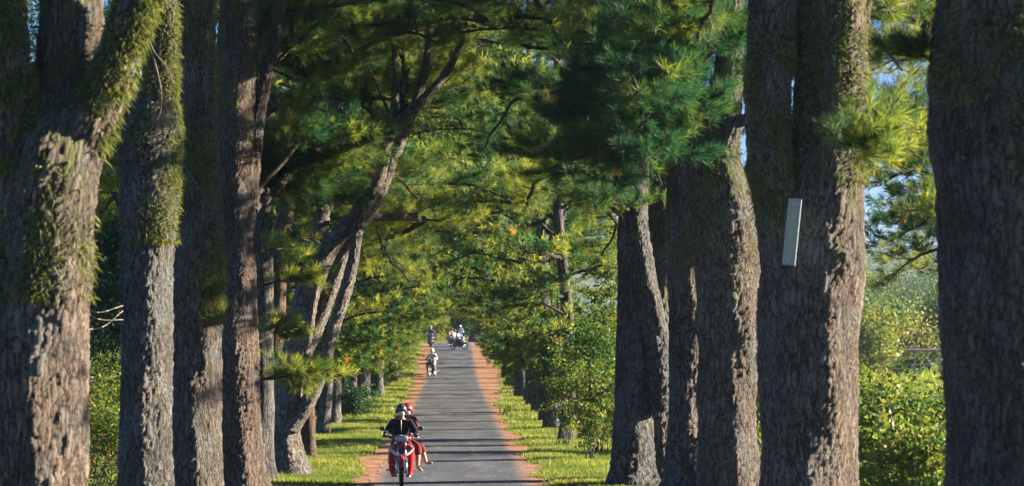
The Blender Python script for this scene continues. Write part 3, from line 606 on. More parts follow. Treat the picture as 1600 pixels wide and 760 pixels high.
# ------------------------------------------------------------------ bushes and broadleaf trees
def bush(name, label, cat, x, y, w_, h, n, ls, seed, m=BROAD, stems=5, low=.1, group=None, trunk=None, flowers=0, tint=.45, depth=None, asp=.55, clump=.085):
    rng = np.random.default_rng(seed); loc = (x, y, float(gh(x, y))); root = empty(name, loc); tag(root, label, cat, group)
    dpt = depth or w_; K = max(14, int(n / 60))
    th = rng.random(K) * 6.28; ph = np.arccos(rng.uniform(-1, 1, K)); rr = rng.random(K) ** .45
    z0 = low * h; hc = (h - z0) / 2
    C = np.stack([rr * np.sin(ph) * np.cos(th) * w_ / 2, rr * np.sin(ph) * np.sin(th) * dpt / 2, z0 + hc + rr * np.cos(ph) * hc * .95], 1)
    C *= (1 + .12 * rng.normal(size=(K, 1)))
    C[:, 2] = np.clip(C[:, 2], .1, None)
    k = rng.integers(0, K, n); P = C[k] + rng.normal(0, clump * min(w_, h), (n, 3)) * [1, 1, .7]; P[:, 2] = np.clip(P[:, 2], .03, None)
    ct = tint + rng.normal(0, .16, K)
    V, Q, tt = leaves(P, np.full(n, ls), np.clip(ct[k] + rng.normal(0, .13, n), 0, 1), rng, .5, asp)
    wood = MB()
    if trunk: wood.tube([[0, 0, -.1], [.03, 0, h * .3], [-.05, .03, h * .7]], [trunk * 1.2, trunk, trunk * .5], 12, k=.06, rows=20)
    for j in range(min(K, 40 if trunk else stems + 8)):
        b0 = np.array([0, 0, h * rng.uniform(.15, .6)]) if trunk else np.append(rng.normal(0, .08 * w_, 2), -.05)
        wood.tube([b0, (b0 + C[j]) / 2 + rng.normal(0, .05 * h, 3), C[j]], [max(.012, (trunk or .03) * .4), .01 + (trunk or 0) * .2, .006], 5, False)
    wood.build('trunk' if trunk else 'stems', BARKF[2], root, bc=True)
    new_mesh('foliage', V, Q, m, root, {'tint': tt}, smooth=False)
    if flowers:
        i = rng.integers(0, n, flowers); V, Q, tt = leaves(P[i] + rng.normal(0, .04, (flowers, 3)), np.full(flowers, .07), rng.random(flowers), rng, .3, .9)
        new_mesh('flowers', V, Q, FLOWER, root, {'tint': tt}, smooth=False)['kind'] = 'stuff'
    return root
def bx(px, s): return (px - VX) / s
# gap at left between the first two pines
bush('flowering_shrub', 'bright green shrub dotted with orange flowers between two nearest left pines', 'shrub', bx(158, 87), F / 87, 2.4, 2.3, 6500, .07, 1, flowers=130, tint=.8, depth=1.5)
bush('flowering_shrub', 'lower leafy shrub behind the flowering one at left', 'shrub', bx(140, 68), F / 68, 3.4, 2.9, 6000, .08, 2, flowers=40, tint=.7, depth=1.8)
for i, (px, s, wv, h, lab) in enumerate([(150, 52, 7.5, 14, 'dark dense tree filling the gap behind nearest left pines'), (330, 50, 7, 13, 'dark tree hidden behind the mossy slim pine at left'),
        (60, 44, 9, 18, 'dark tree behind the massive forked pine at left'), (420, 42, 7, 13, 'dark tree behind the leaning multi-stemmed pine'), (250, 36, 8, 10, 'wide dark tree further out behind the left row')]):
    bush('broadleaf_tree', lab, 'tree', bx(px, s), F / s, wv, h, 26000, .19, 40 + i, DARKLEAF, trunk=.2, low=.02, group='dark trees behind the left row', clump=.1)
for i in range(9):
    y = 88 + i * 13; bush('broadleaf_tree', 'dark leafy tree outside the left row, %s one going away from camera' % ORD[i], 'tree', -9.5 - (i % 3) * 1.6, y, 6.5, 8 + (i % 2) * 1.5, 9000, .24, 60 + i, DARKLEAF if i % 2 else BROAD, trunk=.18, low=.03, group='trees outside the left row', clump=.1)
# verge bushes, left
lb = [(560, 46, 1.3, 1.1, DARKLEAF, .3), (500, 46, 1.1, 1.3, BROAD, .5), (602, 31, 1.6, 1.6, BROAD, .85), (618, 28, 1.8, 2.4, BROAD, .9), (630, 25, 1.8, 2.8, BROAD, .9), (578, 34, 1.3, 1.4, BROAD, .5), (636, 22.5, 2.0, 2.6, BROAD, .85), (530, 38, 1.5, 1.5, BROAD, .4)]
for i, (px, s, wv, h, m_, tn) in enumerate(lb):
    bush('bush', ['small dark bush on the grass of the left verge', 'leafy bush beside the second trunk past the leaning pine', 'yellow green bush on left verge before the white shirted rider', 'tall yellow green bush on left verge level with distant rider',
         'pale green bush where the left verge narrows', 'mid green bush behind the small dark bush', 'furthest pale bush at the left road edge', 'low bush among trunks at left'][i], 'bush', bx(px, s), F / s, wv, h, 3600, .08 + .01 * i, 80 + i, m_, tint=tn, group='bushes along the left verge')
# verge bushes, right
rb = [(938, 62, 1.4, 2.5, 5000, .085, .8), (925, 66, .9, 1.6, 1800, .08, .85), (912, 56, 1.0, 2.2, 2200, .09, .7), (955, 56, 1.6, 5.2, 6500, .12, .7), (884, 59, 1.3, 3.0, 3600, .10, .75), (800, 32, 1.0, 1.3, 2500, .1, .3), (860, 43, 1.2, 1.4, 3000, .09, .35), (782, 25, 1.4, 1.6, 3000, .12, .2)]
for i, (px, s, wv, h, n, ls, tn) in enumerate(rb):
    bush('sapling', ['tall leafy sapling with yellowing leaves beside the right pine cluster', 'low bright bush at the foot of the right pine cluster', 'bushy sapling leaning over the right verge grass', 'tall green sapling rising behind the right pine cluster', 'leafy sapling hiding the first slender pine past the right cluster',
         'dark low bush among the distant right trunks', 'small dark bush between slim right trunks', 'furthest dark bush at the right verge'][i], 'bush', bx(px, s), F / s, wv, h, n, ls, 120 + i, BROAD if tn > .4 else DARKLEAF, tint=tn, trunk=.035 if i == 3 else None, group='bushes along the right verge')
# slim pale trunks on the right verge
for i, (px, s, wpx, hh) in enumerate([(848, 46, 5, 3.0), (856, 44, 4, 3.2), (873, 49, 6, 4), (921, 62, 5, 2.6), (933, 62, 4, 2.8), (862, 41, 4, 3), (838, 42, 3.5, 2.6)]):
    x = bx(px, s); y = F / s; z = float(gh(x, y)); rng = np.random.default_rng(i + 30)
    o = empty('slim_tree', (x, y, z)); tag(o, 'slim pale trunked young tree on right verge, %s from the left of its cluster' % ORD[[2, 3, 5, 6, 7, 4, 0][i] if i != 6 else 0], 'tree', 'slim pale young trees on the right verge')
    m = MB(); m.tube([[0, 0, -.1], [.03, .02, hh * .5], [-.02, 0, hh]], [wpx / s / 2 * 1.2, wpx / s / 2, wpx / s / 3], 12, k=.06, rows=20, rng=rng); m.build('trunk', BARKF[2], o, bc=True)
    n = 900; P = rng.normal(0, .35, (n, 3)) * [1, 1, .7] + [0, 0, hh]
    V, Q, tt = leaves(P, np.full(n, .1), np.clip(rng.normal(.4, .2, n), 0, 1), rng); new_mesh('crown', V, Q, BROAD, o, {'tint': tt}, smooth=False)
# right field: shrubs near, trees far
rs = [(1385, 92, 2.2, 1.9, .85), (1445, 98, 2.0, 1.8, .8), (1350, 84, 2.2, 2.0, .6), (1425, 80, 2.6, 1.8, .9), (1480, 86, 2.4, 2.2, .55), (1400, 66, 3.4, 1.3, .9), (1470, 60, 3.2, 1.6, .7), (1186, 62, 2.2, 2.4, .6), (1345, 60, 2.6, 2.0, .8)]
for i, (px, s, wv, h, tn) in enumerate(rs):
    bush('shrub', ['leafy shrub right of the twin-stemmed pine, at its foot', 'leafy shrub against the massive dark pine at right edge', 'shrub half hidden by the twin-stemmed pine', 'sunlit shrub in middle of the gap at right', 'dark green shrub beside the trunk at the right edge',
         'low sunlit shrub further into the field', 'low shrub by the field edge near the wooden shed', 'shrub glimpsed between broad dark pine and twin-stemmed pine', 'rounded shrub behind the twin-stemmed pine'][i], 'shrub', bx(px, s), F / s, wv, h, 4300, .11, 200 + i, tint=tn, group='shrubs in the gap between right pines')
V_ = []
# spiky cycad-like plant near the shed
rng = np.random.default_rng(77); s = 55; x = bx(1356, s); y = F / s; z = float(gh(x, y))
o = empty('spiky_plant', (x, y, z)); tag(o, 'bright green spiky leaved plant beside the twin-stemmed pine', 'plant')
m = MB()
for k in range(46):
    az = rng.random() * 6.28; e = rng.uniform(.5, 1.4); L = rng.uniform(.7, 1.25); dv = np.array([math.cos(az) * math.cos(e), math.sin(az) * math.cos(e), math.sin(e)])
    sdv = unit(np.cross(dv, [0, 0, 1.])) * .035; b0 = np.array([0, 0, .9]); p1 = b0 + dv * L * .6; p2 = b0 + dv * L + np.array([0, 0, -.12 * L])
    m.add([b0 - sdv * .5, b0 + sdv * .5, p1 + sdv, p1 - sdv, p2], [[0, 1, 2, 3]], [[3, 2, 4]])
m.build('leaves', leaf_material('spiky_leaf', [(0, (.10, .2, .03)), (1, (.10, .2, .03))], .4), o, smooth=False)
m = MB(); m.tube([[0, 0, -.1], [0, 0, .95]], [.14, .1], 14); m.build('stem', BARKF[2], o, bc=True)
ft = [(1340, 21.5, 6, 5.2, .8), (1392, 18.3, 7, 5.4, .75), (1425, 16, 11, 6.5, .3), (1450, 18, 7, 4.6, .85), (1482, 18, 5, 7.5, .4), (1345, 15, 10, 8, .5), (1500, 14, 12, 10, .5), (1300, 18, 9, 7, .5), (1180, 21, 8, 8, .5), (1410, 12, 14, 13, .4), (1465, 12.5, 12, 12, .3), (1365, 12, 14, 14, .4)]
for i, (px, s, wv, h, tn) in enumerate(ft):
    bush('broadleaf_tree', 'rounded tree beyond the right field, %s of twelve in depth and size' % ORD[i] if False else
         ['pale green spreading tree left of the shed', 'light leafy tree directly behind the shed', 'dark umbrella crowned tree above the shed roof', 'light leafy tree behind the right end of shed', 'tall thin tree beside the right edge trunk beyond shed',
          'tall tree behind the twin-stemmed pine in the field', 'large tree hidden behind the right edge trunk', 'field tree hidden by the twin-stemmed pine', 'field tree seen between the dark pines at right', 'bluish far tree above the umbrella crowned one', 'bluish far tree toward the right edge', 'large bluish far tree at left of field gap'][i],
         'tree', bx(px, s), F / s, wv, h, 9000, .28, 300 + i, BROAD if tn > .35 else DARKLEAF, tint=min(.9, tn + .15), trunk=.16, low=.08, group='trees beyond the right field', clump=.1)
# end of the avenue: trees and bushes behind the crest
et = [(640, 17, 7, 5, .7), (668, 16.5, 6, 3.5, .95), (700, 15.5, 6, 3.6, .85), (724, 17, 2.2, 3.2, .25), (762, 15.5, 5, 2.2, .9), (800, 16, 6, 3, .8), (600, 16, 8, 7, .5), (680, 13.5, 12, 8, .85), (740, 13, 10, 6, .85), (690, 12, 12, 9, .8), (620, 12.5, 14, 13, .4), (800, 12.5, 12, 8, .5)]  # high tints brighten these leaves in place of sunlight
for i, (px, s, wv, h, tn) in enumerate(et):
    bush('broadleaf_tree', ['pale bush left behind the crest of the road', 'yellow green bush behind the far riders', 'leafy bush closing the view at road crest', 'slim bluish tree just right of the rider group', 'bush right of the thick far trunk', 'tree at right end of the crest',
        'tree at left end of the crest', 'tall backdrop tree behind crest, middle left', 'tall backdrop tree behind crest, middle right', 'tallest backdrop tree on axis of the road', 'tall backdrop tree far left of crest', 'tall backdrop tree far right of crest'][i],
        'tree', bx(px, s), F / s, wv, h, 8000, .2, 400 + i, BROAD if tn > .3 else DARKLEAF, tint=tn, trunk=.12, low=.04, group='trees closing the end of the road', clump=.1)
o = empty('pine_tree', (bx(742, 18.2), F / 18.2, float(gh(bx(742, 18.2), F / 18.2)))); tag(o, 'thick grey trunk on the grass right of rider group at crest', 'tree')
m = MB(); m.tube([[0, 0, -.1], [0, 0, .3], [.02, 0, 1.4], [.05, 0, 3], [.1, 0, 8]], [.62, .52, .44, .42, .3], 28, k=.06, rows=50); m.build('trunk', BARKF[2], o, bc=True)
wood = MB(); fo = Foliage(); auto_crown(wood, fo, np.array([[0, 0, 0], [.1, 0, 8.]]), 3.2, 7.8, 18, -1, np.random.default_rng(3), .8)
wood.build('branches', BRANCH, o, bc=True); fo.mesh('foliage', o, 16, .035, np.random.default_rng(3), 1.2)
# ------------------------------------------------------------------ shed beyond the field
s = 20.; x0 = bx(1378, s); x1 = bx(1468, s); y = F / s; zg = float(gh(x0, y))
o = empty('shed', ((x0 + x1) / 2, y, zg)); tag(o, 'low open shed with pink post and thin roof across the right field', 'shed')
Wd = x1 - x0; HT = 2.0
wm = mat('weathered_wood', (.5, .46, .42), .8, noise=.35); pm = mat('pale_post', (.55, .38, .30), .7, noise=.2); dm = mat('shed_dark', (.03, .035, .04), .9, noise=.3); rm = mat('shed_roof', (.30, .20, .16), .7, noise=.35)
m = MB(); m.box((0, 1.2, HT + .06), (Wd / 2 + .4, 1.8, .045)); m.box((0, -.62, HT), (Wd / 2 + .4, .05, .07)); m.build('roof', rm, o, False)
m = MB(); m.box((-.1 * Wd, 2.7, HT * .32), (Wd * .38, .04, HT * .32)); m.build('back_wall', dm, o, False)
for q, (fx, ww, mt) in enumerate([(-.48, .05, wm), (-.30, .06, wm), (-.17, .04, wm), (.05, .04, wm), (.28, .04, wm), (.47, .13, pm)]):
    m = MB(); m.box((fx * Wd, -.6, HT / 2 - .05), (ww, ww, HT / 2)); m.build('post', mt, o, False)
m = MB(); m.box((.05 * Wd, -.45, .95), (Wd * .42, .03, .035)); m.box((.05 * Wd, -.45, .6), (Wd * .42, .03, .03)); m.build('rail', wm, o, False)
m = MB(); m.tube([[.2 * Wd, -.5, 1.8], [.42 * Wd, -.5, .5]], .04, 8); m.build('brace', wm, o)
# ------------------------------------------------------------------ framed panel on the twin-stemmed pine
s = 129.; P0 = at(1225.5, 366, s); 
o = empty('light_panel', (P0[0], P0[1] - .66, P0[2])); o.rotation_euler = (R(-4), R(5.5), R(-12)); tag(o, 'long pale framed panel fixed slanting on twin-stemmed pine trunk', 'panel')
fm = mat('panel_frame', (.33, .40, .43), .6, spec=.3, noise=.15); pn = mat('panel_face', (.42, .44, .34), .5, noise=.12)
m = MB(); m.box((-.064, 0, 0), (.012, .03, .37)); m.box((.064, 0, 0), (.012, .03, .37)); m.box((0, 0, .382), (.076, .03, .012)); m.box((0, 0, -.382), (.076, .03, .012)); m.build('frame', fm, o, False)
m = MB(); m.box((0, .006, 0), (.0515, .014, .369)); m.build('face', pn, o, False)
m = MB(); m.box((0, .06, .2), (.02, .04, .02)); m.box((0, .06, -.2), (.02, .04, .02)); m.build('bracket', mat('bracket_metal', (.2, .2, .2), .5, .8), o, False)
# pale wires between the two nearest left pines
wr = mat('pale_cord', (.34, .32, .24), .8)
for i, (a_, b_, c_, lab) in enumerate([((118, 470), (150, 488), (192, 478), 'topmost sagging pale cord between the two nearest left pines'), ((118, 476), (152, 498), (192, 500), 'middle sagging pale cord between the two nearest left pines'), ((118, 515), (158, 512), (192, 486), 'lowest pale cord rising to second left pine')]):
    pa, pb, pc = at(*a_, 150), at(*b_, 136), at(*c_, 122)
    m = MB(); m.tube(np.array([pa, pb, pc]) - pa, .004, 6, rows=30); tag(m.build('cord', wr, None, loc=pa), lab, 'cord', 'pale cords between nearest left pines')
# ------------------------------------------------------------------ motorcycles
M_ = dict(tyre=mat('tyre', (.018, .018, .02), .8), rim=mat('rim', (.5, .5, .52), .35, .9), chrome=mat('chrome', (.75, .75, .78), .2, 1.), black=mat('black_plastic', (.02, .02, .022), .45),
          red=mat('red_paint', (.45, .012, .02), .28, coat=.6, noise=.08), maroon=mat('maroon_paint', (.16, .012, .03), .3, coat=.5), white=mat('white_paint', (.75, .76, .78), .3, coat=.5), blue=mat('blue_paint', (.05, .07, .3), .3, coat=.5),
          lens=mat('lamp_lens', (.30, .40, .52), .12, .55, coat=1.), amber=mat('amber_lens', (.8, .3, .03), .2, coat=.6), glass=mat('mirror_glass', (.55, .58, .6), .08, 1.), dark=mat('dark_paint', (.03, .04, .05), .3, coat=.5),
          seat=mat('seat_vinyl', (.02, .02, .02), .6), teal=mat('teal_paint', (.03, .14, .16), .3, coat=.5))
def wheel(root, y, name):
    h = .29
    w_ = MB(); w_.torus((0, y, h), .245, .045, 44, 12, .95); t_ = w_.build('wheel' if True else name, M_['tyre'], root)
    r_ = MB(); r_.torus((0, y, h), .20, .016, 40, 8, 1.3)
    for k in range(18):
        a_ = k * math.pi / 9; r_.tube([[.02 * (-1) ** k, y, h], [0, y + math.cos(a_) * .2, h + math.sin(a_) * .2]], .003, 4, False)
    r_.build('rim', M_['rim'], t_)
    hb = MB(); hb.tube([[-.06, y, h], [.06, y, h]], .035, 14); hb.build('hub', M_['chrome'], t_)
def motorcycle(label, loc, rz, c1='red', c2='maroon', acc='white', lean=0, group=None):
    o = empty('motorcycle', loc, rz); o.rotation_euler = (0, R(lean), rz); tag(o, label, 'motorcycle', group)
    wheel(o, -.62, 'front'); wheel(o, .61, 'rear')
    for sx in (-1, 1):
        m = MB(); m.tube([[sx * .085, -.64, .25], [sx * .085, -.57, .56]], .034, 12); m.tube([[sx * .078, -.565, .52], [sx * .07, -.47, .84]], .018, 10); m.build('fork_leg', M_['chrome'], o)
    # front fender: arc shell over the wheel
    rings = []
    for k in range(15):
        th = R(20 + k * 10.5); ring = []
        for q in range(9):
            u = (q - 4) / 4; rr_ = .325 - .05 * u * u
            ring.append([u * .068, -.62 - math.cos(th) * rr_, .29 + math.sin(th) * rr_])
        rings.append(ring)
    m = MB(); m.loft(rings, False, False); f = m.build('front_fender', M_[c1], o); sm = f.modifiers.new('thick', 'SOLIDIFY'); sm.thickness = .006
    # leg shield: two wings that sweep back either side of the wheel
    for sx in (-1, 1):
        rings = []
        for z, xi, xo, y0 in [(.18, .09, .20, -.20), (.30, .09, .24, -.26), (.48, .085, .255, -.34), (.64, .07, .255, -.40), (.76, .02, .250, -.44), (.84, .0, .20, -.43)]:
            xm = (xi + xo) / 2
            ring = [[xi, y0 - .03, z], [xm, y0 - .045, z], [xo - .02, y0 + .0, z], [xo, y0 + .07, z], [xo - .012, y0 + .10, z], [xm, y0 + .05, z], [xi, y0 + .03, z]]
            rings.append([[sx * a_, b_, c_] for a_, b_, c_ in ring])
        m = MB(); m.loft(rings); m.build('leg_shield', M_[c1 if True else c2], o)
        # accent blade on the shield: pale V
        rings = []
        for t_, (xa, za, wa) in enumerate([(.255, .80, .06), (.215, .735, .08), (.15, .67, .085), (.07, .63, .07), (.0, .615, .06)]):
            yy = -.49 - (.03 if xa < .15 else 0) + xa * .12
            rings.append([[sx * xa, yy, za - wa / 2], [sx * xa, yy - .018, za], [sx * xa, yy, za + wa / 2], [sx * xa, yy + .03, za]])
        m = MB(); m.loft(rings); m.build('accent_blade', M_[acc], o, True)
        m = MB(); m.blob((sx * .185, -.46, .79), (.035, .04, .018), .8, rot=('Y', sx * 35)); m.build('indicator', M_['lens'], o)
        # handlebar: grip, lever, mirror
        m = MB(); m.tube([[sx * .12, -.38, .97], [sx * .24, -.36, .985], [sx * .345, -.29, .98]], .014, 10, rows=12); m.build('handlebar', M_['black'], o)
        m = MB(); m.tube([[sx * .25, -.352, .985], [sx * .36, -.275, .98]], .021, 12); m.build('grip', M_['black'], o)
        m = MB(); m.tube([[sx * .2, -.38, .97], [sx * .30, -.365, .965], [sx * .37, -.31, .962]], .007, 8); m.build('brake_lever', M_['chrome'], o)
        m = MB(); m.tube([[sx * .2, -.36, .99], [sx * .28, -.37, 1.06], [sx * .36, -.38, 1.12]], .007, 8, rows=10); st = m.build('mirror', M_['chrome'], o)
        m = MB(); m.blob((sx * .375, -.385, 1.14), (.055, .018, .042), .85); m.build('mirror_housing', M_['dark'], st)
        m = MB(); m.blob((sx * .375, -.370, 1.14), (.046, .006, .034), .85); m.build('mirror_glass', M_['glass'], st)
        m = MB(); m.tube([[sx * .1, -.02, .30], [sx * .30, -.02, .30]], .014, 8); m.build('footrest', M_['black'], o)
    m = MB(); m.blob((0, -.40, .945), (.20, .10, .075), .8); m.blob((0, -.38, .96), (.25, .06, .038), .8); m.build('handlebar_cowl', M_[c2], o)
    m = MB(); m.blob((0, -.475, .945), (.135, .06, .072), .72); hl = m.build('headlight', M_['lens'], o)
    m = MB(); m.blob((0, -.52, .935), (.035, .012, .03), .8); m.build('bulb_reflector', M_['chrome'], hl)
    m = MB(); m.blob((0, -.425, .80), (.115, .08, .10), .75); m.build('front_cowl', M_[c2], o)
    m = MB(); m.blob((0, -.33, .50), (.13, .035, .24), .6); m.build('inner_shield', M_[c2], o)
    m = MB(); m.blob((0, -.50, .72), (.07, .03, .05), .8); m.build('front_grille', M_['black'], o)
    m = MB(); m.tube([[0, -.40, .62], [0, -.25, .42], [0, .05, .40], [0, .4, .5]], [.07, .075, .09, .07], 14, rows=20); m.build('frame', M_['dark'], o)
    m = MB(); m.blob((0, -.02, .33), (.13, .19, .11), .7); m.blob((0, -.14, .36), (.06, .13, .06), .8); m.build('engine', M_['rim'], o)
    rings = []
    for y_, hw, z0, z1 in [(-.12, .06, .5, .66), (.05, .12, .46, .73), (.3, .14, .5, .745), (.55, .125, .58, .77), (.78, .08, .68, .79), (.88, .03, .74, .78)]:
        rings.append([[hw * c_ * (1 if z_ < .5 else .9), y_, z0 + (z1 - z0) * z_] for c_, z_ in [(-.6, 0), (-1, .3), (-1, .7), (-.7, 1), (.7, 1), (1, .7), (1, .3), (.6, 0)]])
    m = MB(); m.loft(rings); m.build('rear_body', M_[c1], o)
    rings = []
    for y_, hw, z0, z1 in [(-.10, .07, .67, .72), (.02, .12, .71, .775), (.25, .14, .735, .80), (.45, .135, .76, .83), (.68, .11, .78, .845), (.76, .07, .79, .825)]:
        rings.append([[hw * c_, y_, z0 + (z1 - z0) * z_] for c_, z_ in [(-.9, 0), (-1, .5), (-.7, 1), (0, 1.08), (.7, 1), (1, .5), (.9, 0)]])
    m = MB(); m.loft(rings); m.build('seat', M_['seat'], o)
    m = MB(); m.tube([[.14, .0, .24], [.17, .3, .28], [.18, .85, .36]], [.02, .045, .05], 14, rows=14); m.build('exhaust', M_['chrome'], o)
    m = MB(); m.tube([[-.10, .05, .3], [-.10, .61, .29]], [.05, .04], 10); m.build('chain_case', M_['black'], o)
    m = MB(); m.tube([[-.11, .1, .3], [-.17, .02, .05]], .012, 8); m.build('kickstand', M_['chrome'], o)
    m = MB(); m.blob((0, .88, .73), (.07, .025, .04), .8); m.build('tail_light', M_['red'], o)
    rings = []
    for k in range(9):
        th = R(25 + k * 12); rings.append([[u * .075, .61 + math.cos(th) * (.33 - .03 * u * u), .29 + math.sin(th) * (.33 - .03 * u * u)] for u in (-1, -.5, 0, .5, 1)])
    m = MB(); m.loft(rings, False, False); f = m.build('rear_fender', M_['black'], o); sm = f.modifiers.new('thick', 'SOLIDIFY'); sm.thickness = .006
    return o
# ------------------------------------------------------------------ people
def skin_mesh(name, verts, edges, m, parent, sub=2):
    me = bpy.data.meshes.new(name); me.from_pydata([v[:3] for v in verts], edges, []); me.materials.append(m)
    o = bpy.data.objects.new(name, me); col.objects.link(o); o.parent = parent
    md = o.modifiers.new('skin', 'SKIN'); md.use_smooth_shade = True
    sv = me.skin_vertices[0].data
    for i, v in enumerate(verts):
        r = v[3]; sv[i].radius = (r, r) if not isinstance(r, tuple) else r
    for i in range(len(verts)): sv[i].use_root = (i == 0)
    sb = o.modifiers.new('smooth', 'SUBSURF'); sb.levels = sub; sb.render_levels = sub
    return o
SKIN = mat('skin', (.38, .22, .15), .55, noise=.08)
HAIR = mat('hair', (.02, .015, .012), .5)
def cloth(name, c): return mat(name, c, .85, spec=.15, noise=.18)
def lerp(a, b, t): return tuple(a[i] + (b[i] - a[i]) * t for i in range(3))
def person(label, parent_loc, rz, J, top, bottom, helmet=None, mask=None, glasses=False, sleeves=True, skirt=None, hair=True, shoes=None, gloves=None, group=None, detail=True):
    """J: joints in metres in the same frame as the motorcycle (forward is -Y). pel, chest, neck, head, sh/el/ha and hip/kn/an/toe with suffix l, r"""
    o = empty('person', parent_loc, rz); tag(o, label, 'person', group)
    v = []; e = []
    def add(p, r, fr=None):
        v.append((*p, r)); 
        if fr is not None: e.append((fr, len(v) - 1))
        return len(v) - 1
    pel = add(J['pel'], (.115, .10)); wst = add(lerp(J['pel'], J['chest'], .5), (.105, .085), pel); ch = add(J['chest'], (.13, .10), wst)
    nb = add(lerp(J['chest'], J['neck'], .8), (.075, .07), ch); nk = add(J['neck'], .048, nb)
    hd = J['head']; h1 = add((hd[0], hd[1] + .0, hd[2] - .05), (.062, .07), nk); h2 = add((hd[0], hd[1] + .01, hd[2] + .03), (.078, .088), h1); add((hd[0], hd[1] + .015, hd[2] + .10), (.05, .06), h2)
    ends = {}
    for sx in 'lr':
        s_ = add(J['sh' + sx], .056, ch); el = add(J['el' + sx], .042, s_); ha = J['ha' + sx]; wr_ = add(lerp(J['el' + sx], ha, .88), .026, el); add(ha, (.032, .018), wr_); ends[sx] = (J['el' + sx], ha)
        hp = add(J['hip' + sx], .082, pel); kn = add(J['kn' + sx], .055, hp); cf = add(lerp(J['kn' + sx], J['an' + sx], .35), .052, kn); an = add(J['an' + sx], .034, cf); add(J['toe' + sx], (.036, .02), an)
    skin_mesh('body', v, e, SKIN, o)
    # hands: five fingers closed on the grip
    for sx in 'lr':
        el, ha = ends[sx]; dv = unit(np.array(ha) - np.array(el)); across = unit(np.cross(dv, [0, 0, 1.])); sg = 1 if sx == 'l' else -1
        for k in range(4):
            b0 = np.array(ha) + across * (k - 1.5) * .019; l = [.032, .036, .034, .027][k]
            f = MB(); f.tube([b0, b0 + dv * l, b0 + dv * (l + .012) + np.array([0, 0, -l * .8]), b0 + dv * l * .4 + np.array([0, 0, -l * 1.3])], [.010, .009, .009, .007], 7, rows=10); f.build('finger', gloves or SKIN, o)
        b0 = np.array(ha) - dv * .02 + across * .035 * (1 if across[0] * (1 if sx == 'l' else -1) < 0 else -1)
        f = MB(); f.tube([b0, b0 + dv * .025 + [0, 0, -.015], b0 + dv * .04 + [0, 0, -.035]], [.012, .010, .008], 7, rows=8); f.build('thumb', gloves or SKIN, o)
    # jacket
    v = []; e = []
    pel = add(lerp(J['pel'], J['chest'], .05), (.165, .14)); wst = add(lerp(J['pel'], J['chest'], .5), (.165, .13), pel); ch = add(J['chest'], (.18, .13), wst); nb = add(lerp(J['chest'], J['neck'], .62), (.085, .08), ch); add(lerp(J['chest'], J['neck'], .86), (.058, .055), nb)
    for sx in 'lr':
        s_ = add(J['sh' + sx], .078, ch); add(lerp(J['sh' + sx], J['el' + sx], .55), .078, s_); el = add(J['el' + sx], .070, len(v) - 1)
        if sleeves: add(lerp(J['el' + sx], J['ha' + sx], .88), .046, el)
    skin_mesh('jacket', v, e, top, o)
    # trousers or skirt
    v = []; e = []
    pel = add(J['pel'], (.135, .12)); add(lerp(J['pel'], J['chest'], .2), (.125, .11), pel)
    for sx in 'lr':
        hp = add(J['hip' + sx], .10, pel); kn = add(J['kn' + sx], .078, hp)
        if skirt is None: add(lerp(J['kn' + sx], J['an' + sx], .9), .056, kn)
        else: add(lerp(J['kn' + sx], J['an' + sx], skirt), .085, kn)
    skin_mesh('trousers' if skirt is None else 'sarong', v, e, bottom, o)
    if shoes:
        for sx in 'lr':
            a_, b_ = J['an' + sx], J['toe' + sx]; c_ = lerp(a_, b_, .55); d_ = np.array(b_) - np.array(a_)
            m = MB(); m.tube([np.array(a_) - d_ * .3 + [0, 0, -.035], np.array(c_) + [0, 0, -.02], np.array(b_) + d_ * .2], [.035, .045, .03], 12, rows=10); m.build('sandal', shoes, o)
    # head parts
    m = MB(); m.blob((hd[0], hd[1] - .092, hd[2] - .012), (.014, .018, .022)); m.build('nose', SKIN, o)
    for sx in (-1, 1):
        m = MB(); m.blob((hd[0] + sx * .03, hd[1] - .082, hd[2] + .02), (.013, .008, .008)); m.build('eye', mat('eye', (.03, .02, .02), .2) if 'eye' not in bpy.data.materials else bpy.data.materials['eye'], o)
        m = MB(); m.blob((hd[0] + sx * .078, hd[1] + .01, hd[2]), (.012, .018, .03)); m.build('ear', SKIN, o)
    if hair:
        m = MB(); m.blob((hd[0], hd[1] + .035, hd[2] + .01), (.082, .085, .09)); m.build('hair', HAIR, o)
    if glasses:
        m = MB()
        for sx in (-1, 1): m.blob((hd[0] + sx * .034, hd[1] - .092, hd[2] + .022), (.032, .010, .020), .8)
        m.tube([[hd[0] - .08, hd[1] - .02, hd[2] + .025], [hd[0] - .06, hd[1] - .09, hd[2] + .027], [hd[0] + .06, hd[1] - .09, hd[2] + .027], [hd[0] + .08, hd[1] - .02, hd[2] + .025]], .005, 6); m.build('sunglasses', M_['black'], o)
    if mask:
        m = MB(); m.blob((hd[0], hd[1] - .055, hd[2] - .045), (.066, .052, .05), .8); m.build('face_mask', mask, o)
    if helmet:
        u = np.linspace(0, 2 * math.pi, 28, endpoint=False); rings = []
        for t_ in np.linspace(0, 1, 16):
            ph = t_ * math.pi * .5; ring = []
            for a_ in u:
                low_ = -.055 + .085 * max(0, -math.sin(a_)) ** 1.5     # face opening towards -Y
                z_ = low_ + (.145 - low_) * math.sin(ph); rr_ = math.cos(ph) ** .85 if t_ < 1 else 0
                ring.append([hd[0] + math.cos(a_) * .122 * rr_, hd[1] + .015 + math.sin(a_) * .138 * rr_, hd[2] + z_])
            rings.append(ring)
        m = MB(); m.loft(rings, True, False); h = m.build('helmet', helmet, o); sm = h.modifiers.new('thick', 'SOLIDIFY'); sm.thickness = .012
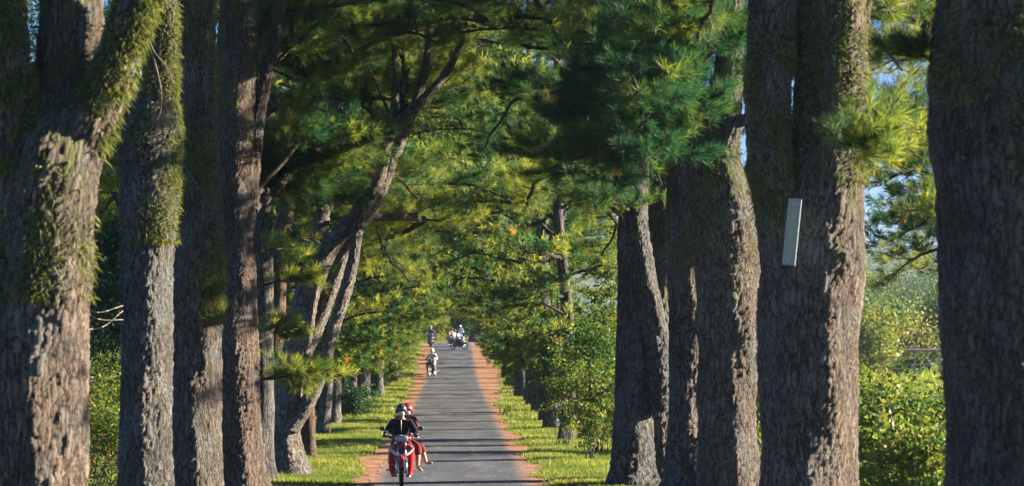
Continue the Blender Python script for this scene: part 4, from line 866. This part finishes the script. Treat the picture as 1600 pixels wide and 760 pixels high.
        m = MB(); m.loft([[[hd[0] + math.cos(a_) * .124, hd[1] + .015 + math.sin(a_) * .14, hd[2] + .045] for a_ in np.linspace(R(205), R(335), 12)], [[hd[0] + math.cos(a_) * .118, hd[1] + .0 + math.sin(a_) * .185, hd[2] + .03] for a_ in np.linspace(R(205), R(335), 12)]], False, False)
        k_ = m.build('helmet_peak', helmet, h); sm = k_.modifiers.new('thick', 'SOLIDIFY'); sm.thickness = .006
        for sx in (-1, 1):
            m = MB(); m.tube([[hd[0] + sx * .10, hd[1] - .01, hd[2] - .04], [hd[0] + sx * .06, hd[1] - .05, hd[2] - .12]], .006, 6); m.build('chin_strap', M_['black'], o)
    return o
def rider_pose(lean=.0, feet_down=False):
    return dict(pel=(0, .20, .86), chest=(0, .10 - lean, 1.20), neck=(0, .06 - lean, 1.36), head=(0, .02 - lean, 1.475),
        shl=(-.175, .09 - lean, 1.245), shr=(.175, .09 - lean, 1.245), ell=(-.295, -.04, 1.03), elr=(.295, -.04, 1.03), hal=(-.315, -.285, 1.005), har=(.315, -.285, 1.005),
        hipl=(-.10, .16, .84), hipr=(.10, .16, .84), knl=(-.19, -.20, .70), knr=(.19, -.20, .70), anl=(-.21, -.0, .36), anr=(.21, -.0, .36), toel=(-.22, -.13, .325), toer=(.22, -.13, .325))
def to_world(bike, z=0): return bike.location
# near scooter with couple
by_ = F / 79.; bxx = bx(627, 79.)
hx = dict(dark_helmet=mat('dark_helmet', (.035, .045, .05), .25, coat=.6), red_helmet=mat('red_helmet', (.5, .02, .02), .25, coat=.6), white_helmet=mat('white_helmet', (.7, .72, .75), .3, coat=.5))
b1 = motorcycle('red and maroon scooter ridden by a couple toward the camera', (bxx, by_, float(gh(bxx, by_)) + .015), R(1.5))
maskm = cloth('mask_cloth', (.62, .70, .78)); navy = cloth('black_jacket', (.010, .014, .026)); trou = cloth('dark_trousers', (.05, .03, .03))
person('rider in black jacket, dark helmet, sunglasses and white mask driving red scooter', b1.location, R(1.5), rider_pose(), navy, trou, hx['dark_helmet'], maskm, True, shoes=M_['black'], gloves=navy)
jk = [o_ for o_ in bpy.data.objects if o_.name == 'person'][0]
m = MB(); m.tube([[0, -.075, 1.30], [0, -.09, 1.15], [0, -.06, .98]], .006, 6, rows=12); m.build('zip', M_['rim'], jk)
P2 = dict(pel=(.05, .52, .90), chest=(.09, .44, 1.23), neck=(.10, .40, 1.38), head=(.115, .36, 1.475), shl=(-.08, .40, 1.28), shr=(.26, .46, 1.28), ell=(-.2, .3, 1.08), elr=(.33, .30, 1.06), hal=(-.14, .10, .98), har=(.20, .14, 1.02),
    hipl=(.12, .44, .86), hipr=(.14, .56, .86), knl=(.34, .24, .76), knr=(.40, .42, .74), anl=(.33, .12, .34), anr=(.50, .22, .42), toel=(.42, .02, .28), toer=(.62, .14, .44))
person('side-saddle passenger in red helmet and maroon sarong behind scooter driver', b1.location, R(1.5), P2, cloth('maroon_top', (.10, .03, .04)), cloth('maroon_sarong', (.13, .025, .035)), hx['red_helmet'], cloth('mask2', (.6, .66, .72)), skirt=.45)
# white shirted rider
s = 27.2; x = bx(675, s); y = F / s
b2 = motorcycle('dark motorcycle of the rider in white, halfway along the road', (x, y, float(gh(x, y)) + .015), R(-16), 'dark', 'dark', 'teal', group='distant motorcycles')
person('rider in white long-sleeved shirt halfway along the road', b2.location, R(-16), rider_pose(), cloth('white_shirt', (.78, .80, .82)), cloth('grey_trousers', (.28, .31, .35)), hx['white_helmet'], maskm, shoes=M_['black'])
# far rider on the left
s = 20.6; x = bx(673, s); y = F / s
b3 = motorcycle('far dark motorcycle near the left edge of the crest', (x, y, float(gh(x, y)) + .015), R(5), 'dark', 'maroon', 'white', group='distant motorcycles')
person('far rider in teal jacket and pink cap near the left verge', b3.location, R(5), rider_pose(), cloth('teal_jacket', (.04, .16, .24)), cloth('far_trousers', (.06, .07, .12)), mat('pink_helmet', (.6, .2, .2), .4), maskm, shoes=M_['black'])
# group at the crest
s = 21.3; x = bx(717, s); y = F / s
b4 = motorcycle('black motorcycle crossing sideways with two people at the crest', (x, y, float(gh(x, y)) + .02), R(52), 'dark', 'dark', 'blue', group='distant motorcycles')
person('rider in blue trousers and pale shirt on the sideways motorcycle', b4.location, R(52), rider_pose(), cloth('pale_shirt', (.25, .38, .52)), cloth('blue_trousers', (.03, .10, .28)), mat('maroon_helmet', (.25, .03, .05), .4), shoes=M_['black'])
P3 = rider_pose(); P3 = {k_: (v_[0], v_[1] + .42, v_[2] + .05) for k_, v_ in P3.items()}; P3['hal'] = (-.15, .35, 1.0); P3['har'] = (.15, .35, 1.0)
person('passenger in white shirt and blue helmet on the sideways motorcycle', b4.location, R(52), P3, cloth('white_top', (.6, .64, .68)), cloth('grey_skirt', (.5, .5, .55)), mat('blue_helmet', (.08, .14, .3), .4), shoes=M_['black'])
s = 20.6; x = bx(706, s); y = F / s
b5 = motorcycle('dark motorcycle with white trim left in the rider group at crest', (x, y, float(gh(x, y)) + .02), R(20), 'dark', 'red', 'white', group='distant motorcycles')
person('rider in white shirt with orange scarf at left of the crest group', b5.location, R(20), rider_pose(), cloth('cream_shirt', (.55, .42, .3)), cloth('pink_trousers', (.5, .28, .28)), mat('navy_helmet', (.05, .08, .16), .4), shoes=M_['black'])
s = 19.3; x = bx(719, s); y = F / s
b6 = motorcycle('blue motorcycle hidden at the back of the crest group', (x, y, float(gh(x, y)) + .02), R(-10), 'blue', 'dark', 'white', group='distant motorcycles')
person('rider in light blue shirt at the back of the crest group', b6.location, R(-10), rider_pose(), cloth('light_blue_shirt', (.3, .5, .65)), cloth('navy_trousers', (.04, .06, .14)), hx['white_helmet'], shoes=M_['black'])

for b_ in (b4, b5, b6):
    for o_ in list(bpy.data.objects):
        if o_.parent is None and o_.name.split('.')[0] in ('motorcycle', 'person') and (o_.location - b_.location).length < .01: o_.scale = (.9,) * 3
# ------------------------------------------------------------------ haze
hz_ = bpy.data.materials.new('haze'); hz_.use_nodes = True; t_ = hz_.node_tree; t_.nodes.remove(t_.nodes['Principled BSDF'])
pv = t_.nodes.new('ShaderNodeVolumePrincipled'); pv.inputs['Color'].default_value = (.62, .82, 1, 1); pv.inputs['Density'].default_value = .00015; pv.inputs['Anisotropy'].default_value = .5
t_.links.new(pv.outputs[0], t_.nodes['Material Output'].inputs['Volume'])
m = MB(); m.box((0, 1950, 60), (1850, 2100, 85)); hzo = m.build('haze', hz_, None, False); hzo['kind'] = 'stuff'; hzo['label'] = 'pale bluish air between the near pines and the far end'; hzo['category'] = 'haze'
